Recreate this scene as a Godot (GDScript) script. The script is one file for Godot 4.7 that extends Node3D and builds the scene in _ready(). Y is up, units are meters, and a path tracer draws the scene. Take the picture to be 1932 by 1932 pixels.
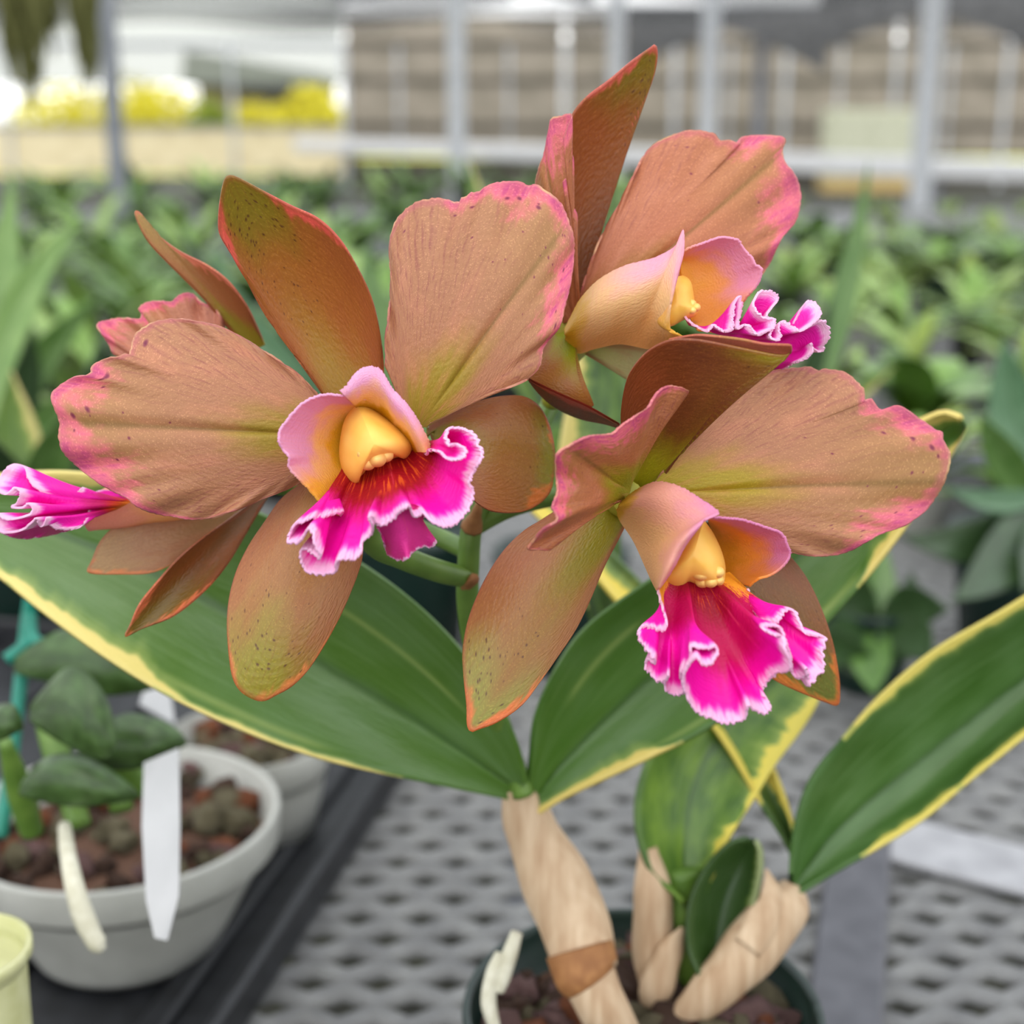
extends Node3D
# A four-flowered orchid in a green pot on an expanded-metal bench inside a shade house.

const F := 2654.0            # focal length in pixels of the 1932 px frame
const EYE := Vector3(0, 1.15, 0)
const PITCH := 15.5          # degrees the lens looks down
const MM := 0.001

var rng := RandomNumberGenerator.new()
var n1 := FastNoiseLite.new()
var n2 := FastNoiseLite.new()
var taken := {}
var M := {}

func _ready():
	setup_camera_and_light()
	rng.seed = 7
	n1.seed = 3; n1.frequency = 1.0; n1.fractal_octaves = 2
	n2.seed = 11; n2.frequency = 1.0; n2.fractal_octaves = 3
	make_materials()
	build_house()
	build_near_bench()
	build_orchid()
	build_white_pot()
	build_background_plants()

func setup_camera_and_light():
	var cam := Camera3D.new()
	cam.name = "camera"
	add_child(cam)
	cam.position = EYE
	cam.rotation_degrees = Vector3(-PITCH, 0, 0)
	var att := CameraAttributesPhysical.new()
	att.frustum_focal_length = 24.0 * F / 1932.0
	att.frustum_focus_distance = 0.304
	att.exposure_aperture = 6.8
	att.frustum_near = 0.02
	att.frustum_far = 200.0
	cam.attributes = att
	cam.current = true
	var env := Environment.new()
	env.background_mode = Environment.BG_SKY
	var sm := ProceduralSkyMaterial.new()
	sm.sky_top_color = Color(0.93, 0.95, 0.98)
	sm.sky_horizon_color = Color(0.97, 0.97, 0.96)
	sm.ground_horizon_color = Color(0.42, 0.41, 0.38)
	sm.ground_bottom_color = Color(0.32, 0.31, 0.28)
	sm.sky_energy_multiplier = 1.5
	var sky := Sky.new()
	sky.sky_material = sm
	env.sky = sky
	env.tonemap_mode = Environment.TONE_MAPPER_LINEAR
	env.tonemap_exposure = 1.06
	env.sdfgi_enabled = true
	env.ssao_enabled = true
	env.ssil_enabled = true
	var we := WorldEnvironment.new()
	we.name = "environment"
	we.environment = env
	add_child(we)
	# soft daylight: the sun behind high overcast and shade cloth
	var sun := DirectionalLight3D.new()
	sun.name = "sun"
	sun.light_color = Color(1.0, 0.97, 0.92)
	sun.light_energy = 0.55
	sun.light_angular_distance = 50.0
	sun.shadow_enabled = true
	sun.sky_mode = DirectionalLight3D.SKY_MODE_LIGHT_ONLY
	sun.rotation_degrees = Vector3(-62, -25, 0)
	add_child(sun)

# ---------------------------------------------------------------- helpers
func at(x: float, y: float, d: float) -> Vector3:
	var p := deg_to_rad(PITCH)
	var up := Vector3(0, cos(p), -sin(p))
	var fw := Vector3(0, -sin(p), -cos(p))
	return EYE + Vector3(1, 0, 0) * ((x - 966.0) / F * d) - up * ((y - 966.0) / F * d) + fw * d

func on(x: float, y: float, h: float) -> Vector3:      # where the sight line meets the level h
	var a := at(x, y, 1.0) - EYE
	return EYE + a * ((h - EYE.y) / a.y)

func numbered(called: String) -> String:
	taken[called] = taken.get(called, -1) + 1
	return called if taken[called] == 0 else "%s_%03d" % [called, taken[called]]

func tag(o, label := "", category := "", group := "", kind := ""):
	if label: o.set_meta("label", label)
	if category: o.set_meta("category", category)
	if group: o.set_meta("group", group)
	if kind: o.set_meta("kind", kind)
	return o

func thing(called: String, label: String, category: String, where := Vector3.ZERO, turn := 0.0, group := "") -> Node3D:
	var o := Node3D.new()
	o.name = numbered(called)
	add_child(o)
	o.position = where
	o.rotation.y = turn
	tag(o, label, category, group)
	return o

func put(mesh: Mesh, called: String, mat: Material, parent: Node = self) -> MeshInstance3D:
	var o := MeshInstance3D.new()
	o.name = numbered(called) if parent == self else called
	o.mesh = mesh
	o.material_override = mat
	parent.add_child(o, true)
	return o

func structure(mesh: Mesh, called: String, mat: Material, parent: Node = self) -> MeshInstance3D:
	var o := put(mesh, called, mat, parent)
	if parent == self: o.set_meta("kind", "structure")
	return o

func copy(o: Node3D, label := "") -> Node3D:
	var c := o.duplicate()
	c.name = numbered(String(o.get_meta("base_name")))
	add_child(c)
	if label: c.set_meta("label", label)
	return c

func mat(c: Color, rough := 0.6, spec := 0.5, back := Color.BLACK) -> StandardMaterial3D:
	var m := StandardMaterial3D.new()
	m.albedo_color = c
	m.roughness = rough
	m.metallic_specular = spec
	m.cull_mode = BaseMaterial3D.CULL_DISABLED
	if back != Color.BLACK:
		m.backlight_enabled = true
		m.backlight = back
	return m

func noise_mat(c1: Color, c2: Color, freq: float, scale: float, rough := 0.7, world := false, bump := 0.0) -> StandardMaterial3D:
	var m := mat(Color.WHITE, rough)
	var nt := NoiseTexture2D.new()
	var fn := FastNoiseLite.new()
	fn.seed = int(freq * 7919.0 + c1.r * 100.0)
	fn.frequency = freq
	fn.fractal_octaves = 4
	nt.width = 256; nt.height = 256; nt.seamless = true
	nt.noise = fn
	var g := Gradient.new()
	g.set_color(0, c1); g.set_color(1, c2)
	nt.color_ramp = g
	m.albedo_texture = nt
	m.uv1_triplanar = true
	m.uv1_world_triplanar = world
	m.uv1_scale = Vector3.ONE * scale
	if bump > 0.0:
		var bt := NoiseTexture2D.new()
		bt.width = 256; bt.height = 256; bt.seamless = true
		bt.noise = fn
		m.heightmap_enabled = true
		m.heightmap_scale = bump
		m.heightmap_texture = bt
	return m

# ---- meshes
func commit(v: PackedVector3Array, uv: PackedVector2Array, idx: PackedInt32Array, cols := PackedColorArray()) -> ArrayMesh:
	var n := PackedVector3Array()
	n.resize(v.size())
	for i in range(0, idx.size(), 3):
		var a := idx[i]; var b := idx[i + 1]; var c := idx[i + 2]
		var k := (v[c] - v[a]).cross(v[b] - v[a])
		n[a] += k; n[b] += k; n[c] += k
	for i in n.size(): n[i] = n[i].normalized() if n[i].length_squared() > 0.0 else Vector3.UP
	var ar := []
	ar.resize(Mesh.ARRAY_MAX)
	ar[Mesh.ARRAY_VERTEX] = v
	ar[Mesh.ARRAY_NORMAL] = n
	if uv.size(): ar[Mesh.ARRAY_TEX_UV] = uv
	if cols.size(): ar[Mesh.ARRAY_COLOR] = cols
	ar[Mesh.ARRAY_INDEX] = idx
	var m := ArrayMesh.new()
	m.add_surface_from_arrays(Mesh.PRIMITIVE_TRIANGLES, ar)
	return m

# a sheet given as a grid of points (rows x columns); th > 0 gives it two faces and a rim
func sheet(p: PackedVector3Array, uv: PackedVector2Array, rows: int, cols: int, th := 0.0, closed := false) -> ArrayMesh:
	var idx := PackedInt32Array()
	for r in rows - 1:
		for c in cols - 1:
			var a := r * cols + c
			idx.append_array([a, a + 1, a + cols, a + 1, a + cols + 1, a + cols])
	if th <= 0.0:
		return commit(p, uv, idx)
	var n := PackedVector3Array()
	n.resize(p.size())
	for i in range(0, idx.size(), 3):
		var a := idx[i]; var b := idx[i + 1]; var c := idx[i + 2]
		var k := (p[c] - p[a]).cross(p[b] - p[a])
		n[a] += k; n[b] += k; n[c] += k
	var v := PackedVector3Array()
	v.resize(p.size() * 2)
	var uv2 := uv.duplicate()
	uv2.append_array(uv)
	var s := p.size()
	for i in s:
		var k := n[i].normalized() * (th * 0.5)
		v[i] = p[i] + k
		v[i + s] = p[i] - k
	var all := idx.duplicate()
	for i in range(0, idx.size(), 3):
		all.append_array([idx[i] + s, idx[i + 2] + s, idx[i + 1] + s])
	for c in cols - 1:
		var a := (rows - 1) * cols + c
		all.append_array([a, a + 1, a + s, a + 1, a + 1 + s, a + s])
	if not closed:
		for r in rows - 1:
			var a := r * cols
			all.append_array([a, a + cols, a + s, a + cols, a + cols + s, a + s])
			var b := r * cols + cols - 1
			all.append_array([b, b + s, b + cols, b + cols, b + s, b + cols + s])
	return commit(v, uv2, all)

func v3(flat: Array) -> PackedVector3Array:
	var o := PackedVector3Array()
	for i in range(0, flat.size(), 3): o.append(Vector3(flat[i], flat[i + 1], flat[i + 2]))
	return o

func v2(flat: Array) -> PackedVector3Array:            # x, y pairs
	var o := PackedVector3Array()
	for i in range(0, flat.size(), 2): o.append(Vector3(flat[i], flat[i + 1], 0))
	return o

# even samples along a smooth curve through the points
func smooth_curve(c: PackedVector3Array, n: int, xy_only := true) -> PackedVector3Array:
	var d := PackedVector3Array()
	var last := c.size() - 1
	if last == 0:
		for i in n: d.append(c[0])
		return d
	for i in last:
		var a: Vector3 = c[max(i - 1, 0)]
		var b: Vector3 = c[i]
		var e: Vector3 = c[i + 1]
		var f: Vector3 = c[min(i + 2, last)]
		for k in 8:
			var t := k / 8.0
			var h := b.cubic_interpolate(e, a, f, t)
			d.append(h)
	d.append(c[last])
	var run := PackedFloat32Array([0.0])
	for i in range(1, d.size()):
		var q := d[i] - d[i - 1]
		if xy_only: q.z = 0.0
		run.append(run[i - 1] + maxf(q.length(), 1e-6))
	var total := run[run.size() - 1]
	var out := PackedVector3Array()
	var j := 0
	for i in n:
		var want := total * i / (n - 1)
		while j < run.size() - 2 and run[j + 1] < want: j += 1
		out.append(d[j].lerp(d[j + 1], clampf((want - run[j]) / (run[j + 1] - run[j]), 0.0, 1.0)))
	return out

func blurred(c: PackedVector3Array, w: int) -> PackedVector3Array:
	var out := c.duplicate()
	for pass_no in 2:
		var src := out.duplicate()
		for i in c.size():
			var h: int = min(w, min(i, c.size() - 1 - i))
			var s := Vector3.ZERO
			for k in range(-h, h + 1): s += src[i + k]
			out[i] = s / (2 * h + 1)
	return out

# One petal, sepal or lobe: runs from a base line to its rim. o: d depth of the flower, zb zt height of base and tip towards the viewer in mm,
# arch, zl zr how far the sides curl, ruffle, waves, rib depth of the midrib groove at tm, teeth, dome, th thickness
func fan(base: Array, rim: Array, o := {}) -> ArrayMesh:
	var nt: int = o.get("nt", 140)
	var ns: int = o.get("ns", 36)
	var has_z: bool = o.get("z", false)
	var R := smooth_curve(v3(rim) if has_z else v2(rim), nt)
	var B := smooth_curve(v3(base) if has_z else v2(base), nt)
	var S := blurred(R, int(o.get("sm", 0.06) * nt))
	var d0: float = o.get("d", 0.31)
	var zb: float = o.get("zb", 0.0)
	var zt: float = o.get("zt", 0.0)
	var arch: float = o.get("arch", 0.0)
	var zl: float = o.get("zl", 0.0)
	var zr: float = o.get("zr", 0.0)
	var ruffle: float = o.get("ruffle", 0.0)
	var waves: float = o.get("waves", 7.0)
	var rib: float = o.get("rib", 0.0)
	var tm: float = o.get("tm", 0.5)
	var dome: float = o.get("dome", 0.0)
	var bulge: float = o.get("bulge", 0.0)
	var teeth: float = o.get("teeth", 0.0)
	var many: float = o.get("many", 60.0)
	var from: float = o.get("from", 0.5)
	var ph: float = o.get("ph", 0.0)
	var b0 := (B[0] + B[nt - 1]) * 0.5
	var tip: Vector3 = R[int(tm * (nt - 1))]
	var ax := Vector2(tip.x - b0.x, tip.y - b0.y)
	var ln := maxf(ax.length(), 1.0)
	ax /= ln
	var side := Vector2(-ax.y, ax.x)
	var half := 1.0
	for q in R:
		half = maxf(half, absf((q.x - b0.x) * side.x + (q.y - b0.y) * side.y))
	var P := PackedVector3Array()
	var U := PackedVector2Array()
	for i in ns:
		var s := i / float(ns - 1)
		s = 1.0 - pow(1.0 - s, 1.25)
		var w := smoothstep(from, 1.0, s)
		for j in nt:
			var t := j / float(nt - 1)
			var q: Vector3 = B[j].lerp(S[j].lerp(R[j], w), s)
			var z := q.z
			if dome != 0.0:
				z = lerpf(B[j].z, S[j].lerp(R[j], w).z, s * s) + dome * sqrt(maxf(0.0, 1.0 - s * s))
			else:
				var a := ((q.x - b0.x) * ax.x + (q.y - b0.y) * ax.y) / ln
				var b := ((q.x - b0.x) * side.x + (q.y - b0.y) * side.y) / half
				z += lerpf(zb, zt, a) + arch * 4.0 * a * (1.0 - a) + (zl if b > 0.0 else zr) * b * b
				z += bulge * 4.0 * s * (1.0 - s)
			if ruffle != 0.0:
				z += ruffle * w * w * (sin(TAU * (waves * t) + ph) + 0.6 * sin(TAU * waves * 2.3 * t + 1.7 + ph))
			if rib != 0.0:
				var k := (t - tm) / 0.022
				z -= rib * exp(-k * k) * smoothstep(0.05, 0.3, s) * (1.0 - 0.6 * s)
			if teeth != 0.0 and s > 0.9:
				var g := (s - 0.9) * 10.0
				var dir := Vector2(R[j].x - B[j].x, R[j].y - B[j].y).normalized()
				var amp := teeth * g * n1.get_noise_2d(t * many, ph * 5.0 + 2.0)
				q.x += dir.x * amp; q.y += dir.y * amp
			P.append(at(q.x, q.y, d0 - z * MM))
			U.append(Vector2(t, s))
	return sheet(P, U, ns, nt, o.get("th", 0.5) * MM, o.get("closed", false))

# a blade between two edges with a midrib line; points are x, y, depth(mm)
func blade(left: Array, mid: Array, right: Array, nl := 60, nw := 17, th := 1.2, keel := 0.0) -> ArrayMesh:
	var A := smooth_curve(v3(left), nl)
	var C := smooth_curve(v3(mid), nl)
	var E := smooth_curve(v3(right), nl)
	var P := PackedVector3Array()
	var U := PackedVector2Array()
	for i in nl:
		for j in nw:
			var u := j / float(nw - 1)
			var l0 := 2.0 * (u - 0.5) * (u - 1.0)
			var l1 := -4.0 * u * (u - 1.0)
			var l2 := 2.0 * u * (u - 0.5)
			var q := A[i] * l0 + C[i] * l1 + E[i] * l2
			var k := (u - 0.5) / 0.03
			P.append(at(q.x, q.y, (q.z + keel * exp(-k * k)) * MM))
			U.append(Vector2(u, i / float(nl - 1)))
	return sheet(P, U, nl, nw, th * MM)

# a tube along a list of points with a radius at each
func tube(pts: PackedVector3Array, radii: Array, sides := 12, steps := 6, squash := 1.0) -> ArrayMesh:
	var c := PackedVector3Array()
	var r := PackedFloat32Array()
	var last := pts.size() - 1
	for i in last:
		for k in steps:
			var t := k / float(steps)
			c.append(pts[i].cubic_interpolate(pts[i + 1], pts[max(i - 1, 0)], pts[min(i + 2, last)], t))
			r.append(lerpf(radii[i], radii[i + 1], smoothstep(0.0, 1.0, t)))
	c.append(pts[last]); r.append(radii[last])
	var v := PackedVector3Array(); var uv := PackedVector2Array(); var idx := PackedInt32Array()
	var x := Vector3.ZERO
	for i in c.size():
		var tg := (c[min(i + 1, c.size() - 1)] - c[max(i - 1, 0)]).normalized()
		if i == 0:
			x = tg.cross(Vector3(0.31, 0.2, 0.93)).normalized()
		x = (x - tg * x.dot(tg)).normalized()
		var y := tg.cross(x)
		for k in sides + 1:
			var a := TAU * k / sides
			v.append(c[i] + (x * cos(a) + y * sin(a) * squash) * r[i])
			uv.append(Vector2(k / float(sides), i / float(c.size() - 1)))
	var w := sides + 1
	for i in c.size() - 1:
		for k in sides:
			var a := i * w + k
			idx.append_array([a, a + 1, a + w, a + 1, a + w + 1, a + w])
	for e in [0, c.size() - 1]:
		var m := v.size()
		v.append(c[e]); uv.append(Vector2(0.5, e / float(max(c.size() - 1, 1))))
		for k in sides:
			if e == 0: idx.append_array([m, e * w + k + 1, e * w + k])
			else: idx.append_array([m, e * w + k, e * w + k + 1])
	return commit(v, uv, idx)

# a turned shape: profile of radius, height
func lathe(profile: Array, sides := 48) -> ArrayMesh:
	var v := PackedVector3Array(); var uv := PackedVector2Array(); var idx := PackedInt32Array()
	var w := sides + 1
	for i in profile.size():
		for k in w:
			var a := TAU * k / sides
			v.append(Vector3(cos(a) * profile[i][0], profile[i][1], sin(a) * profile[i][0]))
			uv.append(Vector2(k / float(sides), i / float(profile.size() - 1)))
	for i in profile.size() - 1:
		for k in sides:
			var a := i * w + k
			idx.append_array([a, a + w, a + 1, a + 1, a + w, a + w + 1])
	return commit(v, uv, idx)

func box(size: Vector3, bev := 0.0) -> Mesh:
	if bev <= 0.0:
		var b := BoxMesh.new()
		b.size = size
		return b
	# chamfered box: convex hull of three inset boxes drawn as quads
	var st := SurfaceTool.new()
	st.begin(Mesh.PRIMITIVE_TRIANGLES)
	var h := size * 0.5
	var i := h - Vector3.ONE * bev
	var q := func(a: Vector3, b: Vector3, c: Vector3, d: Vector3):
		var nn := (c - a).cross(b - a)
		if nn.dot(a + b + c + d) < 0.0:
			var e := b; b = d; d = e
			nn = -nn
		st.set_normal(nn.normalized())
		for p in [a, b, c, a, c, d]:
			st.set_normal(nn.normalized())
			st.add_vertex(p)
	for s in [-1.0, 1.0]:
		q.call(Vector3(s * h.x, -i.y, -i.z), Vector3(s * h.x, i.y, -i.z), Vector3(s * h.x, i.y, i.z), Vector3(s * h.x, -i.y, i.z))
		q.call(Vector3(-i.x, s * h.y, -i.z), Vector3(i.x, s * h.y, -i.z), Vector3(i.x, s * h.y, i.z), Vector3(-i.x, s * h.y, i.z))
		q.call(Vector3(-i.x, -i.y, s * h.z), Vector3(i.x, -i.y, s * h.z), Vector3(i.x, i.y, s * h.z), Vector3(-i.x, i.y, s * h.z))
		for t in [-1.0, 1.0]:
			q.call(Vector3(s * h.x, t * i.y, -i.z), Vector3(s * i.x, t * h.y, -i.z), Vector3(s * i.x, t * h.y, i.z), Vector3(s * h.x, t * i.y, i.z))
			q.call(Vector3(s * h.x, -i.y, t * i.z), Vector3(s * i.x, -i.y, t * h.z), Vector3(s * i.x, i.y, t * h.z), Vector3(s * h.x, i.y, t * i.z))
			q.call(Vector3(-i.x, s * h.y, t * i.z), Vector3(-i.x, s * i.y, t * h.z), Vector3(i.x, s * i.y, t * h.z), Vector3(i.x, s * h.y, t * i.z))
			for r in [-1.0, 1.0]:
				var a := Vector3(s * h.x, t * i.y, r * i.z)
				var b := Vector3(s * i.x, t * h.y, r * i.z)
				var c := Vector3(s * i.x, t * i.y, r * h.z)
				q.call(a, b, c, c)
	return st.commit()

func lump(seed_no: int, rough := 0.35, rings := 6, sides := 9) -> ArrayMesh:      # a rough chunk about 1 unit across
	var v := PackedVector3Array(); var uv := PackedVector2Array(); var idx := PackedInt32Array()
	var w := sides + 1
	for i in rings + 1:
		var la := PI * i / rings
		for k in w:
			var a := TAU * (k % sides) / sides
			var p := Vector3(sin(la) * cos(a), cos(la), sin(la) * sin(a))
			var r := 0.5 * (1.0 + rough * n1.get_noise_3d(p.x * 1.3 + seed_no * 9.0, p.y * 1.3, p.z * 1.3) * 1.6)
			v.append(p * r); uv.append(Vector2(k / float(sides), i / float(rings)))
	for i in rings:
		for k in sides:
			var a := i * w + k
			idx.append_array([a, a + 1, a + w, a + 1, a + w + 1, a + w])
	return commit(v, uv, idx)
# ---------------------------------------------------------------- pigments
func painted(w: int, h: int, f: Callable) -> Image:
	var im := Image.create(w, h, false, Image.FORMAT_RGB8)
	for y in h:
		var s := (y + 0.5) / h
		for x in w:
			im.set_pixel(x, y, f.call((x + 0.5) / w, s))
	return im

func skin(im: Image, rough := 0.5, spec := 0.45, back := 0.5, rep := false) -> StandardMaterial3D:
	var m := StandardMaterial3D.new()
	m.albedo_texture = ImageTexture.create_from_image(im)
	m.texture_repeat = rep
	m.roughness = rough
	m.metallic_specular = spec
	m.cull_mode = BaseMaterial3D.CULL_DISABLED
	if back > 0.0:
		m.backlight_enabled = true
		m.backlight = Color(back, back, back)
	m.heightmap_enabled = true
	m.heightmap_scale = 0.012
	m.heightmap_texture = M.grain
	return m

# a broad petal: tan field, yellow-green claw, wine veins, pink flames on the rim
# flames: [t centre, half width in t, reach in s]
func petal_skin(k: Dictionary) -> StandardMaterial3D:
	var field: Color = k.get("field", Color(0.69, 0.475, 0.34))
	var claw: Color = k.get("claw", Color(0.62, 0.53, 0.18))
	var pink := Color(0.90, 0.43, 0.50)
	var wine: Color = k.get("wine", Color(0.55, 0.29, 0.27))
	var hot := Color(0.74, 0.25, 0.48)
	var cream := Color(0.83, 0.70, 0.48)
	var tm: float = k.get("tm", 0.5)
	var flames: Array = k.get("flames", [])
	var sd: float = k.get("seed", 1.0) * 13.7
	var veins: float = k.get("veins", 1.0)
	var reach: float = k.get("claw_reach", 0.42)
	var green: float = k.get("green", 0.35)
	var size: Vector2i = k.get("size", Vector2i(448, 320))
	var tex := painted(size.x, size.y, func(t: float, s: float) -> Color:
		var u := t * 9.0
		var big := n2.get_noise_2d(u * 0.7 + sd, s * 2.2)
		var off := t - tm
		var near := exp(-off * off / 0.018)
		var c := claw.lerp(field, smoothstep(0.10, reach, s + big * 0.10 - near * 0.17))
		c = c.lerp(Color(0.64, 0.50, 0.24), near * smoothstep(0.4, 0.95, s) * green)
		c = c.lerp(Color(0.79, 0.52, 0.40), clampf(n2.get_noise_2d(u * 0.9 + 40.0 + sd, s * 3.0) * 0.7, 0.0, 0.6))
		# veins run out from the claw and fork
		var jig := n1.get_noise_2d(t * 26.0 + sd, s * 5.0) * 0.55
		var v1 := absf(fposmod(t * 62.0 + jig, 1.0) - 0.5) * 2.0
		var v2_ := absf(fposmod(t * 124.0 + jig * 1.6 + 0.3, 1.0) - 0.5) * 2.0
		var brk := clampf(n1.get_noise_2d(t * 70.0 + sd, s * 7.0) * 1.6 + 0.55, 0.0, 1.0)
		var wide := clampf(absf(off) * 3.4 + 0.10, 0.0, 1.0)
		var line := (smoothstep(0.62, 0.95, v1) + 0.7 * smoothstep(0.66, 0.95, v2_) * smoothstep(0.35, 0.6, s)) * brk * wide * smoothstep(0.2, 0.55, s)
		c = c.lerp(wine, clampf(line * 0.52 * veins, 0.0, 0.75))
		# midrib
		c = c.lerp(Color(0.46, 0.34, 0.14), 0.55 * exp(-off * off / 0.00006) * smoothstep(0.15, 0.5, s))
		for f in flames:
			var dt: float = absf(t - f[0]) / f[1]
			if dt < 1.35:
				var edge: float = (1.0 - s) / (f[2] * 1.3) + n2.get_noise_2d(t * 22.0 + sd, s * 9.0) * 0.6 + n1.get_noise_2d(t * 90.0, s * 9.0) * 0.22 + dt * dt * 0.55
				c = c.lerp(pink, 0.9 * (1.0 - smoothstep(0.35, 1.3, edge)))
				c = c.lerp(hot, 0.8 * (1.0 - smoothstep(0.05, 0.6, edge)) * clampf(n1.get_noise_2d(t * 160.0, s * 6.0) + 0.75, 0.2, 1.0))
		c = c.lerp(hot.lerp(field, 0.35), 0.4 * smoothstep(0.955, 0.985, s + n1.get_noise_2d(t * 60.0, sd) * 0.012))
		c = c.lerp(cream, (0.25 + 0.6 * clampf(n2.get_noise_2d(t * 14.0 + sd, 3.0) * 1.6, 0.0, 1.0)) * smoothstep(0.988, 0.996, s))
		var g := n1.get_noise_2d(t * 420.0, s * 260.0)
		var lift := 0.05 * g + (0.10 if g > 0.52 else 0.0)  # grain, plus brighter specks that paint in the petal's sparkle
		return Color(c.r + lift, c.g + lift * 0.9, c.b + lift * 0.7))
	spots(tex, k, sd, Color(0.42, 0.10, 0.24))
	return skin(tex, 0.5, 0.45, k.get("back", 0.55))

# freckles: [t, s, radius] given or strewn
func spots(im: Image, k: Dictionary, sd: float, dark: Color):
	var r := RandomNumberGenerator.new()
	r.seed = int(sd * 100.0) + 5
	var list: Array = k.get("freckles", []).duplicate()
	for i in int(k.get("n_spots", 14)):
		list.append([clampf(k.get("spot_t", k.get("tm", 0.5)) + r.randfn(0, k.get("spot_w", 0.16)), 0.04, 0.96), clampf(1.0 - absf(r.randfn(0, k.get("spot_reach", 0.17))) - 0.04, 0.1, 0.97), r.randf_range(0.5, 1.1)])
	for q in list:
		var px: float = q[0] * im.get_width()
		var py: float = q[1] * im.get_height()
		var rad: float = q[2] * 1.9 * im.get_height() / 320.0
		for y in range(int(py - rad - 1), int(py + rad + 2)):
			for x in range(int(px - rad - 1), int(px + rad + 2)):
				if x >= 0 and y >= 0 and x < im.get_width() and y < im.get_height():
					var e := Vector2(x - px, y - py).length() / rad
					if e < 1.0:
						im.set_pixel(x, y, im.get_pixel(x, y).lerp(dark, 0.85 * (1.0 - e * e)))

# a sepal: orange-brown field, yellow-green claw and olive tip, pink or orange flames
func sepal_skin(k: Dictionary) -> StandardMaterial3D:
	var field: Color = k.get("field", Color(0.66, 0.40, 0.18))
	var claw: Color = k.get("claw", Color(0.58, 0.52, 0.12))
	var tip: Color = k.get("tip", Color(0.50, 0.46, 0.08))
	var flame: Color = k.get("flame", Color(0.88, 0.42, 0.32))
	var wine := Color(0.50, 0.24, 0.12)
	var tm: float = k.get("tm", 0.5)
	var sd: float = k.get("seed", 1.0) * 17.3
	var flames: Array = k.get("flames", [])
	var tip_from: float = k.get("tip_from", 0.68)
	var claw_reach: float = k.get("claw_reach", 0.5)
	var mid_yellow: float = k.get("mid_yellow", 0.25)
	var size: Vector2i = k.get("size", Vector2i(320, 256))
	var tex := painted(size.x, size.y, func(t: float, s: float) -> Color:
		var off := t - tm
		var near := exp(-off * off / 0.02)
		var big := n2.get_noise_2d(t * 6.0 + sd, s * 2.0)
		var c := claw.lerp(field, smoothstep(0.10, claw_reach, s + big * 0.12 - near * 0.10))
		c = c.lerp(claw, mid_yellow * near * clampf(0.8 + big, 0.0, 1.0))
		c = c.lerp(Color(0.62, 0.30, 0.17), clampf(absf(off) * 1.3 - 0.1 + big * 0.3, 0.0, 0.45) * smoothstep(0.3, 0.6, s))
		var d := Vector2(off / 0.17, (1.0 - s) / (1.0 - tip_from)).length() + big * 0.3
		c = c.lerp(tip, 0.85 * (1.0 - smoothstep(0.25, 1.15, d)))
		var jig := n1.get_noise_2d(t * 20.0 + sd, s * 4.0) * 0.5
		var v := absf(fposmod(t * 70.0 + jig, 1.0) - 0.5) * 2.0
		c = c.lerp(wine, smoothstep(0.55, 1.0, v) * 0.22 * clampf(n1.get_noise_2d(t * 50.0, s * 9.0 + sd) + 0.6, 0.0, 1.0))
		for f in flames:
			var dt: float = absf(t - f[0]) / f[1]
			if dt < 1.35:
				var edge: float = (1.0 - s) / f[2] + n2.get_noise_2d(t * 26.0 + sd, s * 6.0) * 0.8 + dt * dt * 0.6
				c = c.lerp(flame, 0.9 * (1.0 - smoothstep(0.4, 1.25, edge)))
		c = c.lerp(Color(0.64, 0.32, 0.20), 0.4 * smoothstep(0.97, 0.99, s))
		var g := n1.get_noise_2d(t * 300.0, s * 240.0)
		var lift := 0.045 * g + (0.07 if g > 0.5 else 0.0)  # grain with paler specks, sparkle painted into the sepal colour
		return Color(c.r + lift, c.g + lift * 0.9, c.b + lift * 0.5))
	spots(tex, k, sd, Color(0.28, 0.13, 0.06))
	return skin(tex, 0.42, 0.5, k.get("back", 0.6))

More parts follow.
